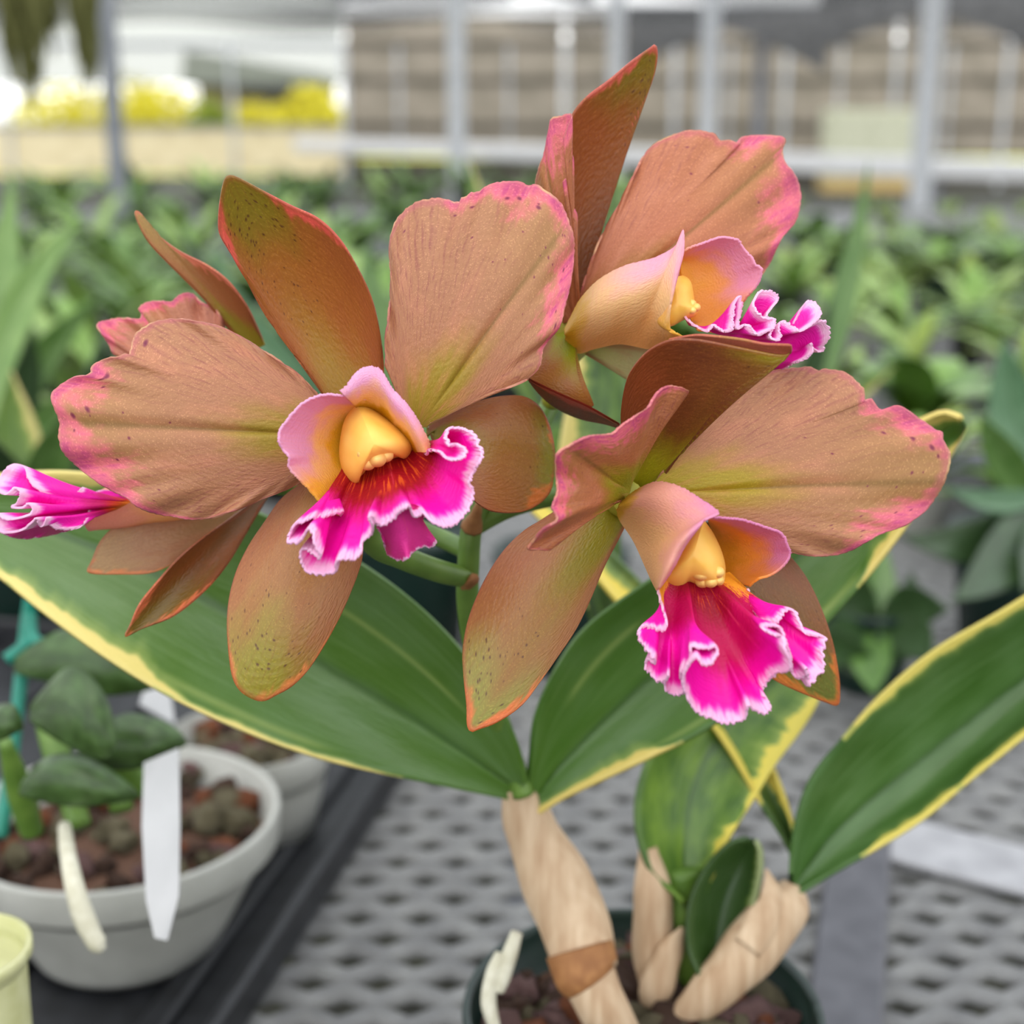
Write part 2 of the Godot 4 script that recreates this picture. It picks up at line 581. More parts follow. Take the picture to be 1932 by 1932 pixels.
# side lobe of the lip: yellow throat, peach, lilac rim
func lobe_skin(k: Dictionary) -> StandardMaterial3D:
	var inner: Color = k.get("inner", Color(0.96, 0.74, 0.14))
	var mid: Color = k.get("mid", Color(0.99, 0.80, 0.50))
	var rim: Color = k.get("rim", Color(0.94, 0.68, 0.82))
	var a: float = k.get("a", 0.25)
	var b: float = k.get("b", 0.55)
	var e: float = k.get("e", 0.85)
	var low: float = k.get("low", 0.0)       # how far along t the lilac starts
	var high: float = k.get("high", 1.0)
	var soft: float = k.get("soft", 0.25)
	var foot: Color = k.get("foot", inner)   # colour at the start of t
	var foot_to: float = k.get("foot_to", -1.0)
	var last: Color = k.get("last", mid)     # colour at the end of t
	var last_from: float = k.get("last_from", 2.0)
	var sd: float = k.get("seed", 1.0) * 5.1
	var tex := painted(200, 200, func(t: float, s: float) -> Color:
		var big := n2.get_noise_2d(t * 4.0 + sd, s * 2.5) * 0.16
		var x := s + big
		var c := inner.lerp(mid, smoothstep(a, b, x))
		var win := smoothstep(low - soft, low + soft, t) * (1.0 - smoothstep(high - soft, high + soft, t))
		c = c.lerp(rim, smoothstep(b, e, x) * win)
		if foot_to > 0.0: c = c.lerp(foot, 1.0 - smoothstep(foot_to * 0.4, foot_to, t + big * 0.3))
		c = c.lerp(last, smoothstep(last_from - 0.15, last_from + 0.1, t + big * 0.5))
		var v := absf(fposmod(t * 44.0 + n1.get_noise_2d(t * 12.0, s * 3.0 + sd) * 0.6, 1.0) - 0.5) * 2.0
		c = c.lerp(Color(0.95, 0.58, 0.55), smoothstep(0.6, 1.0, v) * 0.14)
		var g := n1.get_noise_2d(t * 190.0, s * 150.0) * 0.03
		return Color(c.r + g, c.g + g, c.b + g))
	return skin(tex, 0.45, 0.45, k.get("back", 0.7))

# front lobe of the lip: striped red and yellow throat, magenta, pale frilled rim
func front_skin(k: Dictionary) -> StandardMaterial3D:
	var gold := Color(0.97, 0.66, 0.16)
	var red: Color = k.get("red", Color(0.62, 0.03, 0.10))
	var mag: Color = k.get("mag", Color(0.95, 0.02, 0.66))
	var deep: Color = k.get("deep", Color(0.78, 0.01, 0.40))
	var pale := Color(0.98, 0.78, 0.89)
	var gold_to: float = k.get("gold_to", 0.12)
	var red_to: float = k.get("red_to", 0.30)
	var mag_from: float = k.get("mag_from", 0.5)
	var gold_t: Array = k.get("gold_t", [])         # [t, half width, reach in s]
	var spine: Array = k.get("spine", [0.5, 0.1, 0.0])   # where the red runs farther out: [t, half width, more s]
	var tm: float = k.get("tm", 0.5)
	var rim: float = k.get("rim", 0.15)
	var sd: float = k.get("seed", 1.0) * 3.3
	var tex := painted(420, 300, func(t: float, s: float) -> Color:
		var st := n1.get_noise_2d(t * 90.0 + sd, s * 6.0)
		var sp: float = (t - spine[0]) / spine[1]
		var more: float = spine[2] * exp(-sp * sp)
		var c := gold.lerp(red, smoothstep(gold_to - 0.08, gold_to + 0.07, s + st * 0.10))
		var stripe := smoothstep(0.1, 0.5, n1.get_noise_2d(t * 60.0 + 9.0 + sd, s * 3.0))
		c = c.lerp(Color(0.90, 0.42, 0.12), stripe * 0.75 * (1.0 - smoothstep(red_to - 0.12, red_to + 0.05, s - more)))
		c = c.lerp(deep, smoothstep(red_to - 0.06, red_to + 0.16, s - more + st * 0.05))
		c = c.lerp(mag, smoothstep(mag_from - 0.16, mag_from + 0.12, s - more + st * 0.04))
		for f in gold_t:
			var dt: float = (t - f[0]) / f[1]
			var x: float = s / f[2] + dt * dt + st * 0.35 + n1.get_noise_2d(t * 160.0, s * 22.0) * 0.35
			c = c.lerp(gold, 0.95 * (1.0 - smoothstep(0.75, 1.1, x)))
		var off := t - tm
		c = c.lerp(Color(0.93, 0.40, 0.45), 0.55 * exp(-off * off / 0.00003) * (1.0 - smoothstep(0.45, 0.8, s)) * clampf(0.6 + st, 0.0, 1.0))
		var wob := n2.get_noise_2d(t * 24.0 + sd, 4.0) * 0.05 + n1.get_noise_2d(t * 130.0, s * 4.0) * 0.03
		c = c.lerp(pale, 0.95 * smoothstep(1.0 - rim, 1.0 - rim * 0.25, s + wob))
		return c)
	return skin(tex, 0.5, 0.4, k.get("back", 0.5))

# variegated leaf: u across, v along; margins: [side 0 or 1, v centre, half length, width in u]
func leaf_skin(k: Dictionary) -> StandardMaterial3D:
	var g1: Color = k.get("g1", Color(0.34, 0.47, 0.24))
	var g2: Color = k.get("g2", Color(0.28, 0.42, 0.12))
	var cream: Color = k.get("cream", Color(0.90, 0.82, 0.48))
	var margins: Array = k.get("margins", [])
	var streaks: Array = k.get("streaks", [])
	var sd: float = k.get("seed", 1.0) * 7.7
	var tex := painted(192, 320, func(u: float, v: float) -> Color:
		var big := n2.get_noise_2d(u * 3.0 + sd, v * 5.0)
		var c := g1.lerp(g2, clampf(0.5 + big * 0.9, 0.0, 1.0))
		var st := n1.get_noise_2d(u * 48.0 + sd, v * 3.0)
		c = c.lerp(g1.lightened(0.12), clampf(st * 0.7, 0.0, 0.4))
		c = c.lerp(Color(0.17, 0.28, 0.12), 0.45 * exp(-(u - 0.5) * (u - 0.5) / 0.0008))
		for m in margins:
			var x: float = u if m[0] == 0 else 1.0 - u
			var dv: float = (v - m[1]) / m[2]
			if absf(dv) < 1.2:
				var wd: float = m[3] * (1.0 - smoothstep(0.6, 1.15, absf(dv))) * (1.0 + n2.get_noise_2d(v * 14.0 + sd, m[0] * 7.0) * 0.7)
				c = c.lerp(cream, 0.95 * (1.0 - smoothstep(wd * 0.75, wd + 0.012, x)))
				c = c.lerp(Color(0.60, 0.66, 0.34), 0.55 * (1.0 - smoothstep(wd, wd * 2.0 + 0.01, x)) * smoothstep(wd * 0.8, wd, x))
		for q in streaks:
			var w2: float = (u - q[0]) / q[1]
			var l: float = (v - q[2]) / q[3]
			if absf(w2) < 2.0 and absf(l) < 1.3:
				c = c.lerp(Color(0.58, 0.64, 0.36), 0.6 * exp(-w2 * w2 * 2.0) * (1.0 - smoothstep(0.7, 1.2, absf(l) + st * 0.3)))
		var g := n1.get_noise_2d(u * 120.0, v * 200.0) * 0.018
		return Color(c.r + g, c.g + g, c.b + g))
	var mm := skin(tex, k.get("rough", 0.38), 0.5, k.get("back", 0.25))
	return mm

func make_materials():
	var gt := NoiseTexture2D.new()
	var gn := FastNoiseLite.new()
	gn.frequency = 0.12
	gn.seed = 5
	gt.width = 256; gt.height = 256; gt.seamless = true
	gt.noise = gn
	M.grain = gt
	M.stem = noise_mat(Color(0.30, 0.43, 0.14), Color(0.42, 0.54, 0.22), 0.02, 20.0, 0.45)
	M.claw = noise_mat(Color(0.56, 0.58, 0.10), Color(0.66, 0.62, 0.20), 0.02, 30.0, 0.45)
	M.column = noise_mat(Color(0.97, 0.74, 0.30), Color(1.0, 0.83, 0.42), 0.015, 40.0, 0.42)
	M.column.backlight_enabled = true
	M.column.backlight = Color(0.35, 0.3, 0.2)
	M.anther = noise_mat(Color(0.98, 0.80, 0.42), Color(1.0, 0.87, 0.52), 0.02, 60.0, 0.35)
	M.pot_green = noise_mat(Color(0.05, 0.13, 0.11), Color(0.08, 0.18, 0.15), 0.03, 12.0, 0.42)
	M.bark = [noise_mat(Color(0.42, 0.29, 0.27), Color(0.64, 0.50, 0.48), 0.03, 60.0, 0.9, false, 0.05), noise_mat(Color(0.26, 0.17, 0.12), Color(0.45, 0.32, 0.24), 0.03, 60.0, 0.9, false, 0.05), noise_mat(Color(0.50, 0.26, 0.14), Color(0.66, 0.40, 0.24), 0.03, 60.0, 0.9, false, 0.05), noise_mat(Color(0.44, 0.40, 0.28), Color(0.60, 0.56, 0.44), 0.03, 60.0, 0.9, false, 0.05)]
	M.husk = noise_mat(Color(0.64, 0.51, 0.38), Color(0.84, 0.75, 0.63), 0.012, 34.0, 0.7)
	M.husk.uv1_scale = Vector3(60, 9, 60)
	M.husk_brown = noise_mat(Color(0.48, 0.30, 0.15), Color(0.66, 0.46, 0.27), 0.02, 34.0, 0.7)
	M.root = noise_mat(Color(0.72, 0.70, 0.60), Color(0.86, 0.85, 0.78), 0.02, 40.0, 0.8)
	M.mesh = noise_mat(Color(0.37, 0.37, 0.37), Color(0.51, 0.51, 0.50), 0.02, 8.0, 0.5, true)
	M.black = noise_mat(Color(0.075, 0.078, 0.09), Color(0.15, 0.155, 0.17), 0.02, 10.0, 0.5)
	M.white_plastic = noise_mat(Color(0.66, 0.66, 0.63), Color(0.74, 0.74, 0.71), 0.02, 10.0, 0.45)
	M.white_plastic.backlight_enabled = true
	M.white_plastic.backlight = Color(0.4, 0.4, 0.38)
	M.label_white = noise_mat(Color(0.66, 0.66, 0.66), Color(0.73, 0.73, 0.73), 0.02, 10.0, 0.4)
	M.teal = noise_mat(Color(0.02, 0.42, 0.34), Color(0.05, 0.52, 0.44), 0.02, 20.0, 0.4)
	M.pipe = noise_mat(Color(0.42, 0.43, 0.46), Color(0.56, 0.57, 0.60), 0.02, 3.0, 0.45)
	M.pipe_pale = noise_mat(Color(0.66, 0.67, 0.68), Color(0.78, 0.79, 0.80), 0.02, 3.0, 0.45)
# ---------------------------------------------------------------- the orchid
func flower(root: Node3D, label: String, called := "flower") -> Node3D:
	var f := Node3D.new()
	f.name = called
	root.add_child(f, true)
	f.set_meta("label", label)
	return f

func build_orchid():
	var pot_at := at(1212, 1895, 0.425)
	var root := thing("potted_orchid", "orchid with tan, pink edged blooms, magenta lips and cream edged leaves in dark green pot", "orchid", Vector3(pot_at.x, bench_y, pot_at.z))
	# built in world positions, so parts are shifted by the thing's place
	var holder := Node3D.new()
	holder.name = "holder"
	add_child(holder)
	orchid_pot(holder, pot_at)
	orchid_leaves(holder)
	orchid_stems(holder)
	flower_front(holder)
	flower_right(holder)
	flower_upper(holder)
	flower_far(holder)
	for c in holder.get_children():
		holder.remove_child(c)
		root.add_child(c, true)
		c.position -= root.position
	holder.free()

func flower_front(root: Node3D):
	var f := flower(root, "bloom facing forward with wide tan petals and a spread magenta lip")
	var d := 0.312
	put(fan([648, 800, 720, 806], [590, 715, 545, 655, 505, 600, 465, 530, 430, 470, 414, 440, 412, 410, 416, 370, 423, 340, 432, 331, 450, 335, 500, 362, 550, 388, 600, 412, 640, 450, 672, 500, 700, 560, 716, 620, 722, 680, 722, 712], {"d": d + 0.004, "zb": -4, "zt": 20, "arch": -5, "zl": 6, "zr": 6, "tm": 0.46, "ruffle": 0.3, "waves": 3.0}), "sepal",
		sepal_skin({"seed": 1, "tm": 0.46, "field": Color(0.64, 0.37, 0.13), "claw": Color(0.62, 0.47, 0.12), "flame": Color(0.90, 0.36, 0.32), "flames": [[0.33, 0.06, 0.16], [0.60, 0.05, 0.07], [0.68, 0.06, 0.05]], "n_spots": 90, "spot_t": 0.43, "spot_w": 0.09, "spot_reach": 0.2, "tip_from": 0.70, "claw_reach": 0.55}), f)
	put(fan([775, 806, 806, 806], [727, 690, 727, 640, 735, 570, 738, 525, 735, 485, 737, 450, 745, 420, 760, 400, 785, 382, 815, 375, 840, 377, 866, 381, 872, 374, 880, 372, 888, 364, 902, 362, 916, 352, 945, 344, 975, 343, 1000, 351, 1009, 347, 1024, 355, 1045, 370, 1062, 390, 1075, 420, 1082, 450, 1083, 490, 1078, 530, 1068, 572, 1058, 612, 1036, 640, 1026, 660, 1019, 690, 1000, 712, 970, 727, 930, 740, 880, 760, 840, 776, 812, 796], {"d": d, "zb": -2, "zt": 4, "arch": 6, "zl": -5, "zr": -7, "tm": 0.56, "rib": 1.3, "ruffle": 1.0, "waves": 6.0, "teeth": 3.0, "many": 120.0, "nt": 220, "ns": 44}), "petal",
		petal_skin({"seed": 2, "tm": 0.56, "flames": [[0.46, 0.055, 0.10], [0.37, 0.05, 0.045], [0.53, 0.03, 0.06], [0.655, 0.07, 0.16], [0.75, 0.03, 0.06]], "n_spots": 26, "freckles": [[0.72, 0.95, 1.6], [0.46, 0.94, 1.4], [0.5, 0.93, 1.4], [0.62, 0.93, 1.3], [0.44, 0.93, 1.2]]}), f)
	put(fan([640, 812, 628, 830], [598, 742, 570, 712, 530, 682, 480, 651, 430, 622, 390, 610, 340, 601, 310, 603, 280, 612, 257, 630, 248, 650, 241, 672, 236, 668, 222, 673, 206, 674, 190, 680, 174, 691, 168, 706, 140, 711, 112, 728, 95, 748, 102, 770, 112, 795, 110, 825, 118, 850, 140, 875, 175, 905, 210, 925, 240, 942, 262, 958, 300, 970, 350, 979, 390, 979, 430, 968, 480, 948, 520, 932, 560, 915, 585, 900], {"d": d, "zb": -3, "zt": 9, "arch": 4, "zl": -6, "zr": -6, "tm": 0.535, "rib": 1.2, "ruffle": 1.0, "waves": 6.0, "teeth": 2.6, "many": 120.0, "nt": 220, "ns": 44}), "petal",
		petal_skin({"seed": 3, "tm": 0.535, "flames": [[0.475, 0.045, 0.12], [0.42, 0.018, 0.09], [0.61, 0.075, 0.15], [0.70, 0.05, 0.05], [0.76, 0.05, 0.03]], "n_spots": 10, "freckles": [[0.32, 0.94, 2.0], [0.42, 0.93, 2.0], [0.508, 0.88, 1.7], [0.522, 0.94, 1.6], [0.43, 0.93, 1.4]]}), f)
	put(fan([806, 826, 806, 800], [812, 799, 860, 775, 905, 757, 945, 748, 985, 748, 1015, 765, 1033, 795, 1043, 830, 1047, 870, 1043, 905, 1036, 930, 1015, 952, 985, 966, 950, 968, 920, 962, 895, 945, 870, 915, 842, 872, 818, 838], {"d": d + 0.004, "zb": -4, "zt": -12, "arch": 8, "zl": 3, "zr": -6, "tm": 0.48}), "sepal",
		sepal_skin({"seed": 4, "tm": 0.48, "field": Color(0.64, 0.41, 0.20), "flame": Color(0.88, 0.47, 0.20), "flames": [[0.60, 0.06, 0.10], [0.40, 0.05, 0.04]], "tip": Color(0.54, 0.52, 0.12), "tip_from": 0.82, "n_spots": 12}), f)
	put(fan([618, 900, 660, 920], [575, 908, 555, 922, 528, 945, 500, 985, 470, 1030, 446, 1080, 433, 1130, 429, 1180, 433, 1240, 440, 1280, 455, 1305, 480, 1320, 500, 1322, 520, 1312, 550, 1295, 580, 1265, 610, 1220, 640, 1165, 660, 1120, 677, 1075, 684, 1040, 682, 990, 672, 950], {"d": d + 0.004, "zb": -5, "zt": 6, "arch": 5, "zl": -5, "zr": -5, "tm": 0.50}), "sepal",
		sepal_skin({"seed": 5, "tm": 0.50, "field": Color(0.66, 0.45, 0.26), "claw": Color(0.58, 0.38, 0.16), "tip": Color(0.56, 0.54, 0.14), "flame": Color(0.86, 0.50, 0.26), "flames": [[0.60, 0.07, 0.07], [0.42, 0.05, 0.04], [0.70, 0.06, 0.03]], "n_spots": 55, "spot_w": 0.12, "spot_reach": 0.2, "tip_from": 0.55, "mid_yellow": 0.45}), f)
	# lip: throat and front lobe
	put(fan([650, 860, 3, 700, 846, 4, 750, 836, 4, 795, 838, 4], [606, 940, 12, 622, 962, 16, 642, 971, 18, 646, 968, 21, 622, 972, 25, 600, 980, 28, 590, 976, 30, 572, 984, 30, 556, 990, 29, 547, 1005, 28, 543, 1020, 28, 556, 1024, 30, 566, 1022, 32, 580, 1000, 34, 590, 1008, 36, 596, 1030, 36, 604, 1052, 35, 588, 1042, 32, 570, 1036, 29, 567, 1050, 28, 575, 1074, 27, 592, 1083, 28, 616, 1085, 31, 634, 1078, 33, 633, 1064, 35, 641, 1056, 36, 662, 1056, 35, 680, 1044, 34, 682, 1024, 33, 700, 1008, 34, 703, 992, 38, 695, 974, 40, 704, 980, 38, 716, 992, 34, 742, 978, 34, 764, 957, 38, 773, 956, 37, 780, 973, 33, 798, 969, 33, 815, 984, 34, 840, 994, 33, 866, 984, 30, 882, 962, 29, 893, 930, 28, 886, 910, 29, 893, 890, 29, 902, 874, 30, 912, 858, 29, 905, 842, 27, 896, 822, 25, 884, 812, 23, 866, 808, 22, 848, 808, 23, 843, 824, 26, 850, 842, 29, 862, 838, 32, 880, 852, 33, 868, 866, 34, 846, 866, 33, 830, 852, 28, 812, 850, 20, 802, 858, 14], {"z": true, "d": d, "nt": 640, "ns": 40, "sm": 0.05, "from": 0.45, "bulge": -2.0, "teeth": 6.0, "many": 170.0, "th": 0.5}), "lip_front_lobe",
		front_skin({"seed": 1, "tm": 0.55, "gold_to": 0.10, "red_to": 0.42, "mag_from": 0.58, "spine": [0.53, 0.12, 0.26], "gold_t": [[0.0, 0.05, 1.6], [0.99, 0.04, 0.5]], "rim": 0.15}), f)
	put(fan([712, 985, 30, 740, 968, 31, 775, 952, 31, 800, 965, 30], [712, 996, 28, 722, 1015, 24, 729, 1040, 22, 741, 1053, 24, 764, 1057, 26, 779, 1042, 26, 796, 1033, 24, 815, 1032, 22, 823, 1022, 20, 806, 1010, 20, 796, 992, 22, 800, 974, 26], {"z": true, "d": d, "nt": 110, "ns": 24, "sm": 0.04, "ruffle": 1.2, "waves": 3.0, "teeth": 3.0, "many": 110.0}), "lip_tongue",
		front_skin({"seed": 5, "gold_to": -0.5, "red_to": -0.3, "mag_from": -0.2, "mag": Color(0.90, 0.20, 0.58), "rim": 0.07}), f)
	# side lobes hooding the column
	put(fan([690, 772, 6, 668, 800, 3, 662, 840, 3, 664, 880, 5, 672, 908, 8], [706, 758, 12, 690, 752, 16, 672, 744, 18, 648, 746, 20, 622, 744, 21, 603, 746, 22, 583, 754, 23, 566, 764, 23, 552, 780, 23, 538, 797, 23, 527, 815, 23, 526, 833, 23, 534, 848, 22, 545, 862, 22, 544, 880, 21, 560, 900, 20, 580, 920, 18, 602, 945, 16, 625, 964, 16, 640, 972, 18], {"z": true, "d": d, "nt": 150, "ns": 34, "sm": 0.07, "bulge": -3.0, "teeth": 2.5, "many": 90.0, "from": 0.5}), "lip_side_lobe",
		lobe_skin({"seed": 1, "a": 0.20, "b": 0.46, "e": 0.74, "low": -0.1, "high": 0.78, "soft": 0.16, "last": Color(0.99, 0.76, 0.24), "last_from": 0.80}), f)
	put(fan([680, 775, 4, 712, 790, 3, 745, 818, 3, 782, 852, 6], [642, 738, 20, 655, 727, 21, 669, 706, 21, 684, 695, 20, 700, 692, 19, 716, 697, 18, 728, 714, 18, 741, 735, 18, 760, 755, 18, 780, 781, 17, 800, 815, 15, 811, 840, 13, 815, 854, 12], {"z": true, "d": d, "nt": 120, "ns": 30, "sm": 0.05, "bulge": 6.0, "teeth": 2.5, "many": 70.0}), "lip_side_lobe",
		lobe_skin({"seed": 2, "a": 0.25, "b": 0.42, "e": 0.80, "low": -0.1, "high": 0.86, "soft": 0.18, "inner": Color(0.85, 0.64, 0.06)}), f)
	column(f, d, [705, 838], [673, 760, 650, 792, 640, 842, 643, 878, 656, 906, 674, 915, 678, 903, 687, 893, 694, 884, 716, 880, 739, 868, 752, 863, 766, 866, 778, 846, 772, 826, 742, 798, 713, 777, 688, 763, 673, 760], 13.0, 7.0)
	anther(f, d, [[684, 857, 18.2, 8], [715, 843, 18.2, 8], [693, 873, 16.5, 13], [711, 866, 17, 14], [727, 859, 16.5, 12]])

func column(f: Node3D, d: float, mid: Array, rim: Array, dome: float, z: float):
	var r := []
	for i in range(0, rim.size(), 2): r.append_array([rim[i], rim[i + 1], z])
	put(fan([mid[0], mid[1], z], r, {"z": true, "d": d, "dome": dome, "nt": 80, "ns": 24, "sm": 0.03, "th": 0.0, "closed": true}), "column", M.column, f)

func anther(f: Node3D, d: float, balls: Array):
	var st := SurfaceTool.new()
	st.begin(Mesh.PRIMITIVE_TRIANGLES)
	for b in balls:
		var s := SphereMesh.new()
		s.radius = b[3] / F * d
		s.height = s.radius * 2.0
		s.radial_segments = 18; s.rings = 10
		st.append_from(s, 0, Transform3D(Basis.from_scale(Vector3(1.25, 1.1, 0.6)), at(b[0], b[1], d - b[2] * MM)))
	var o := put(st.commit(), "anther_cap", M.anther, f)
	o.set_meta("label", "pale yellow anther cap")

func flower_right(root: Node3D):
	var f := flower(root, "lower bloom turned sideways with a long narrow magenta lip")
	var d := 0.312
	# hooded back sepal, bent forward so that its tip points sideways
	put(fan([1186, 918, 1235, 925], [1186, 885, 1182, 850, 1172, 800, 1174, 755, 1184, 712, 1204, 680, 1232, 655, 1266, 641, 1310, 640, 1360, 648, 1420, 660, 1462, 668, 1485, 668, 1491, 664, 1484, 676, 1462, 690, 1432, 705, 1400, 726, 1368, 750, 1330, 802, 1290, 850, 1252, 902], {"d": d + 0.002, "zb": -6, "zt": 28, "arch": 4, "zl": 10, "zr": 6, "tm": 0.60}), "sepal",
		sepal_skin({"seed": 6, "tm": 0.6, "field": Color(0.43, 0.21, 0.08), "claw": Color(0.55, 0.52, 0.05), "flame": Color(0.86, 0.42, 0.36), "tip": Color(0.56, 0.52, 0.08), "tip_from": 0.88, "n_spots": 8, "claw_reach": 0.42, "back": 0.45}), f)  # deep brown pigment, darkened further to paint in the shade on this sepal
	put(fan([1262, 644, 1310, 641, 1360, 649, 1420, 661, 1462, 669, 1488, 669], [1262, 640, 1310, 632, 1350, 634, 1400, 640, 1440, 648, 1475, 650, 1492, 652, 1494, 664], {"d": d + 0.002, "zb": 20, "zt": 25, "tm": 0.5, "nt": 60, "ns": 8}), "sepal_fold",
		sepal_skin({"seed": 16, "field": Color(0.86, 0.47, 0.38), "claw": Color(0.86, 0.50, 0.40), "tip": Color(0.70, 0.58, 0.24), "n_spots": 4, "tip_from": 0.9, "size": Vector2i(128, 64)}), f)
	put(fan([1222, 925, 1232, 935], [1256, 884, 1290, 840, 1330, 800, 1380, 745, 1430, 706, 1480, 696, 1528, 692, 1538, 698, 1546, 700, 1556, 696, 1590, 702, 1614, 718, 1629, 735, 1631, 756, 1644, 752, 1654, 767, 1666, 774, 1681, 768, 1695, 765, 1710, 772, 1730, 787, 1750, 800, 1765, 812, 1778, 815, 1779, 830, 1790, 850, 1793, 870, 1785, 900, 1770, 930, 1745, 965, 1710, 990, 1670, 1005, 1640, 1020, 1600, 1040, 1560, 1050, 1510, 1046, 1460, 1036, 1410, 1015, 1350, 980, 1290, 955], {"d": d, "zb": -2, "zt": -16, "arch": 8, "zl": -6, "zr": -6, "tm": 0.575, "rib": 1.1, "ruffle": 1.0, "waves": 6.0, "teeth": 2.4, "many": 120.0, "nt": 220, "ns": 44}), "petal",
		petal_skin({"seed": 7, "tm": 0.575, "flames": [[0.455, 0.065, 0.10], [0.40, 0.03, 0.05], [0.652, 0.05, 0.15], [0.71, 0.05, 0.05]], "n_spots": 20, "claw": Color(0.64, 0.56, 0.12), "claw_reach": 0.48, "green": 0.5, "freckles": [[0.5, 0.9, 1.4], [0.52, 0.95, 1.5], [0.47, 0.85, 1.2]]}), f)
	# other petal seen almost edge-on, its wavy rim coming forward
	put(fan([1192, 905, 2, 1186, 930, 2, 1178, 944, 2], [1214, 842, 6, 1232, 800, 10, 1262, 765, 14, 1297, 741, 18, 1290, 732, 20, 1266, 727, 22, 1246, 735, 24, 1232, 752, 26, 1222, 768, 30, 1196, 786, 30, 1172, 803, 30, 1150, 819, 32, 1112, 822, 34, 1068, 843, 36, 1050, 858, 36, 1048, 885, 34, 1051, 925, 32, 1042, 955, 32, 1049, 972, 34, 1048, 984, 34, 1024, 998, 32, 1008, 1018, 30, 995, 1036, 28, 1014, 1038, 26, 1036, 1037, 24, 1046, 1026, 22, 1050, 1004, 20, 1060, 991, 18, 1088, 976, 16, 1108, 960, 12, 1130, 954, 8, 1160, 948, 4], {"z": true, "d": d, "nt": 220, "ns": 40, "sm": 0.035, "from": 0.4, "bulge": 4.0, "tm": 0.5, "rib": 1.0, "ruffle": 1.4, "waves": 5.0, "teeth": 1.6, "many": 110.0}), "petal",
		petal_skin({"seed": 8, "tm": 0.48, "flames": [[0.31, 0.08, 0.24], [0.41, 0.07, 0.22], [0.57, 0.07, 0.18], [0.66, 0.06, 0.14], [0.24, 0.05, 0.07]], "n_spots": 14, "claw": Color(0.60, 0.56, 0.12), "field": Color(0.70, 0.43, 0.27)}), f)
	put(fan([1168, 955, 1185, 965], [1135, 955, 1062, 960, 1016, 985, 985, 1005, 950, 1040, 920, 1085, 896, 1135, 881, 1180, 873, 1230, 875, 1280, 880, 1330, 881, 1368, 889, 1381, 904, 1376, 940, 1362, 985, 1330, 1020, 1285, 1055, 1235, 1085, 1190, 1110, 1140, 1140, 1070, 1165, 1022, 1184, 985], {"d": d + 0.004, "zb": -4, "zt": 16, "arch": 4, "zl": -6, "zr": -4, "tm": 0.535}), "sepal",
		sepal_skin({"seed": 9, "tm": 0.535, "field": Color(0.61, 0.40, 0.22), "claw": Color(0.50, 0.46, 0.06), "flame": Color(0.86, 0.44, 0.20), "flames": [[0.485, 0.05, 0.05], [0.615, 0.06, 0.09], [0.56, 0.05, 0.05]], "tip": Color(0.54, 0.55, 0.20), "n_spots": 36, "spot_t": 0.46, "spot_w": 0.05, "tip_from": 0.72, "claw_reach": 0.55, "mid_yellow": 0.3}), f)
	put(fan([1330, 985, 1230, 975], [1400, 1000, 1455, 1022, 1490, 1050, 1522, 1092, 1550, 1150, 1570, 1210, 1580, 1260, 1584, 1300, 1580, 1330, 1552, 1323, 1500, 1302, 1460, 1282, 1425, 1255, 1390, 1200, 1350, 1130, 1290, 1050], {"d": d + 0.006, "zb": -6, "zt": -14, "arch": 6, "zl": -4, "zr": -4, "tm": 0.53}), "sepal",
		sepal_skin({"seed": 10, "tm": 0.53, "field": Color(0.50, 0.34, 0.16), "claw": Color(0.46, 0.40, 0.14), "flame": Color(0.86, 0.48, 0.20), "flames": [[0.43, 0.07, 0.05], [0.60, 0.07, 0.12], [0.52, 0.04, 0.05]], "tip": Color(0.42, 0.46, 0.18), "n_spots": 16, "tip_from": 0.62}), f)
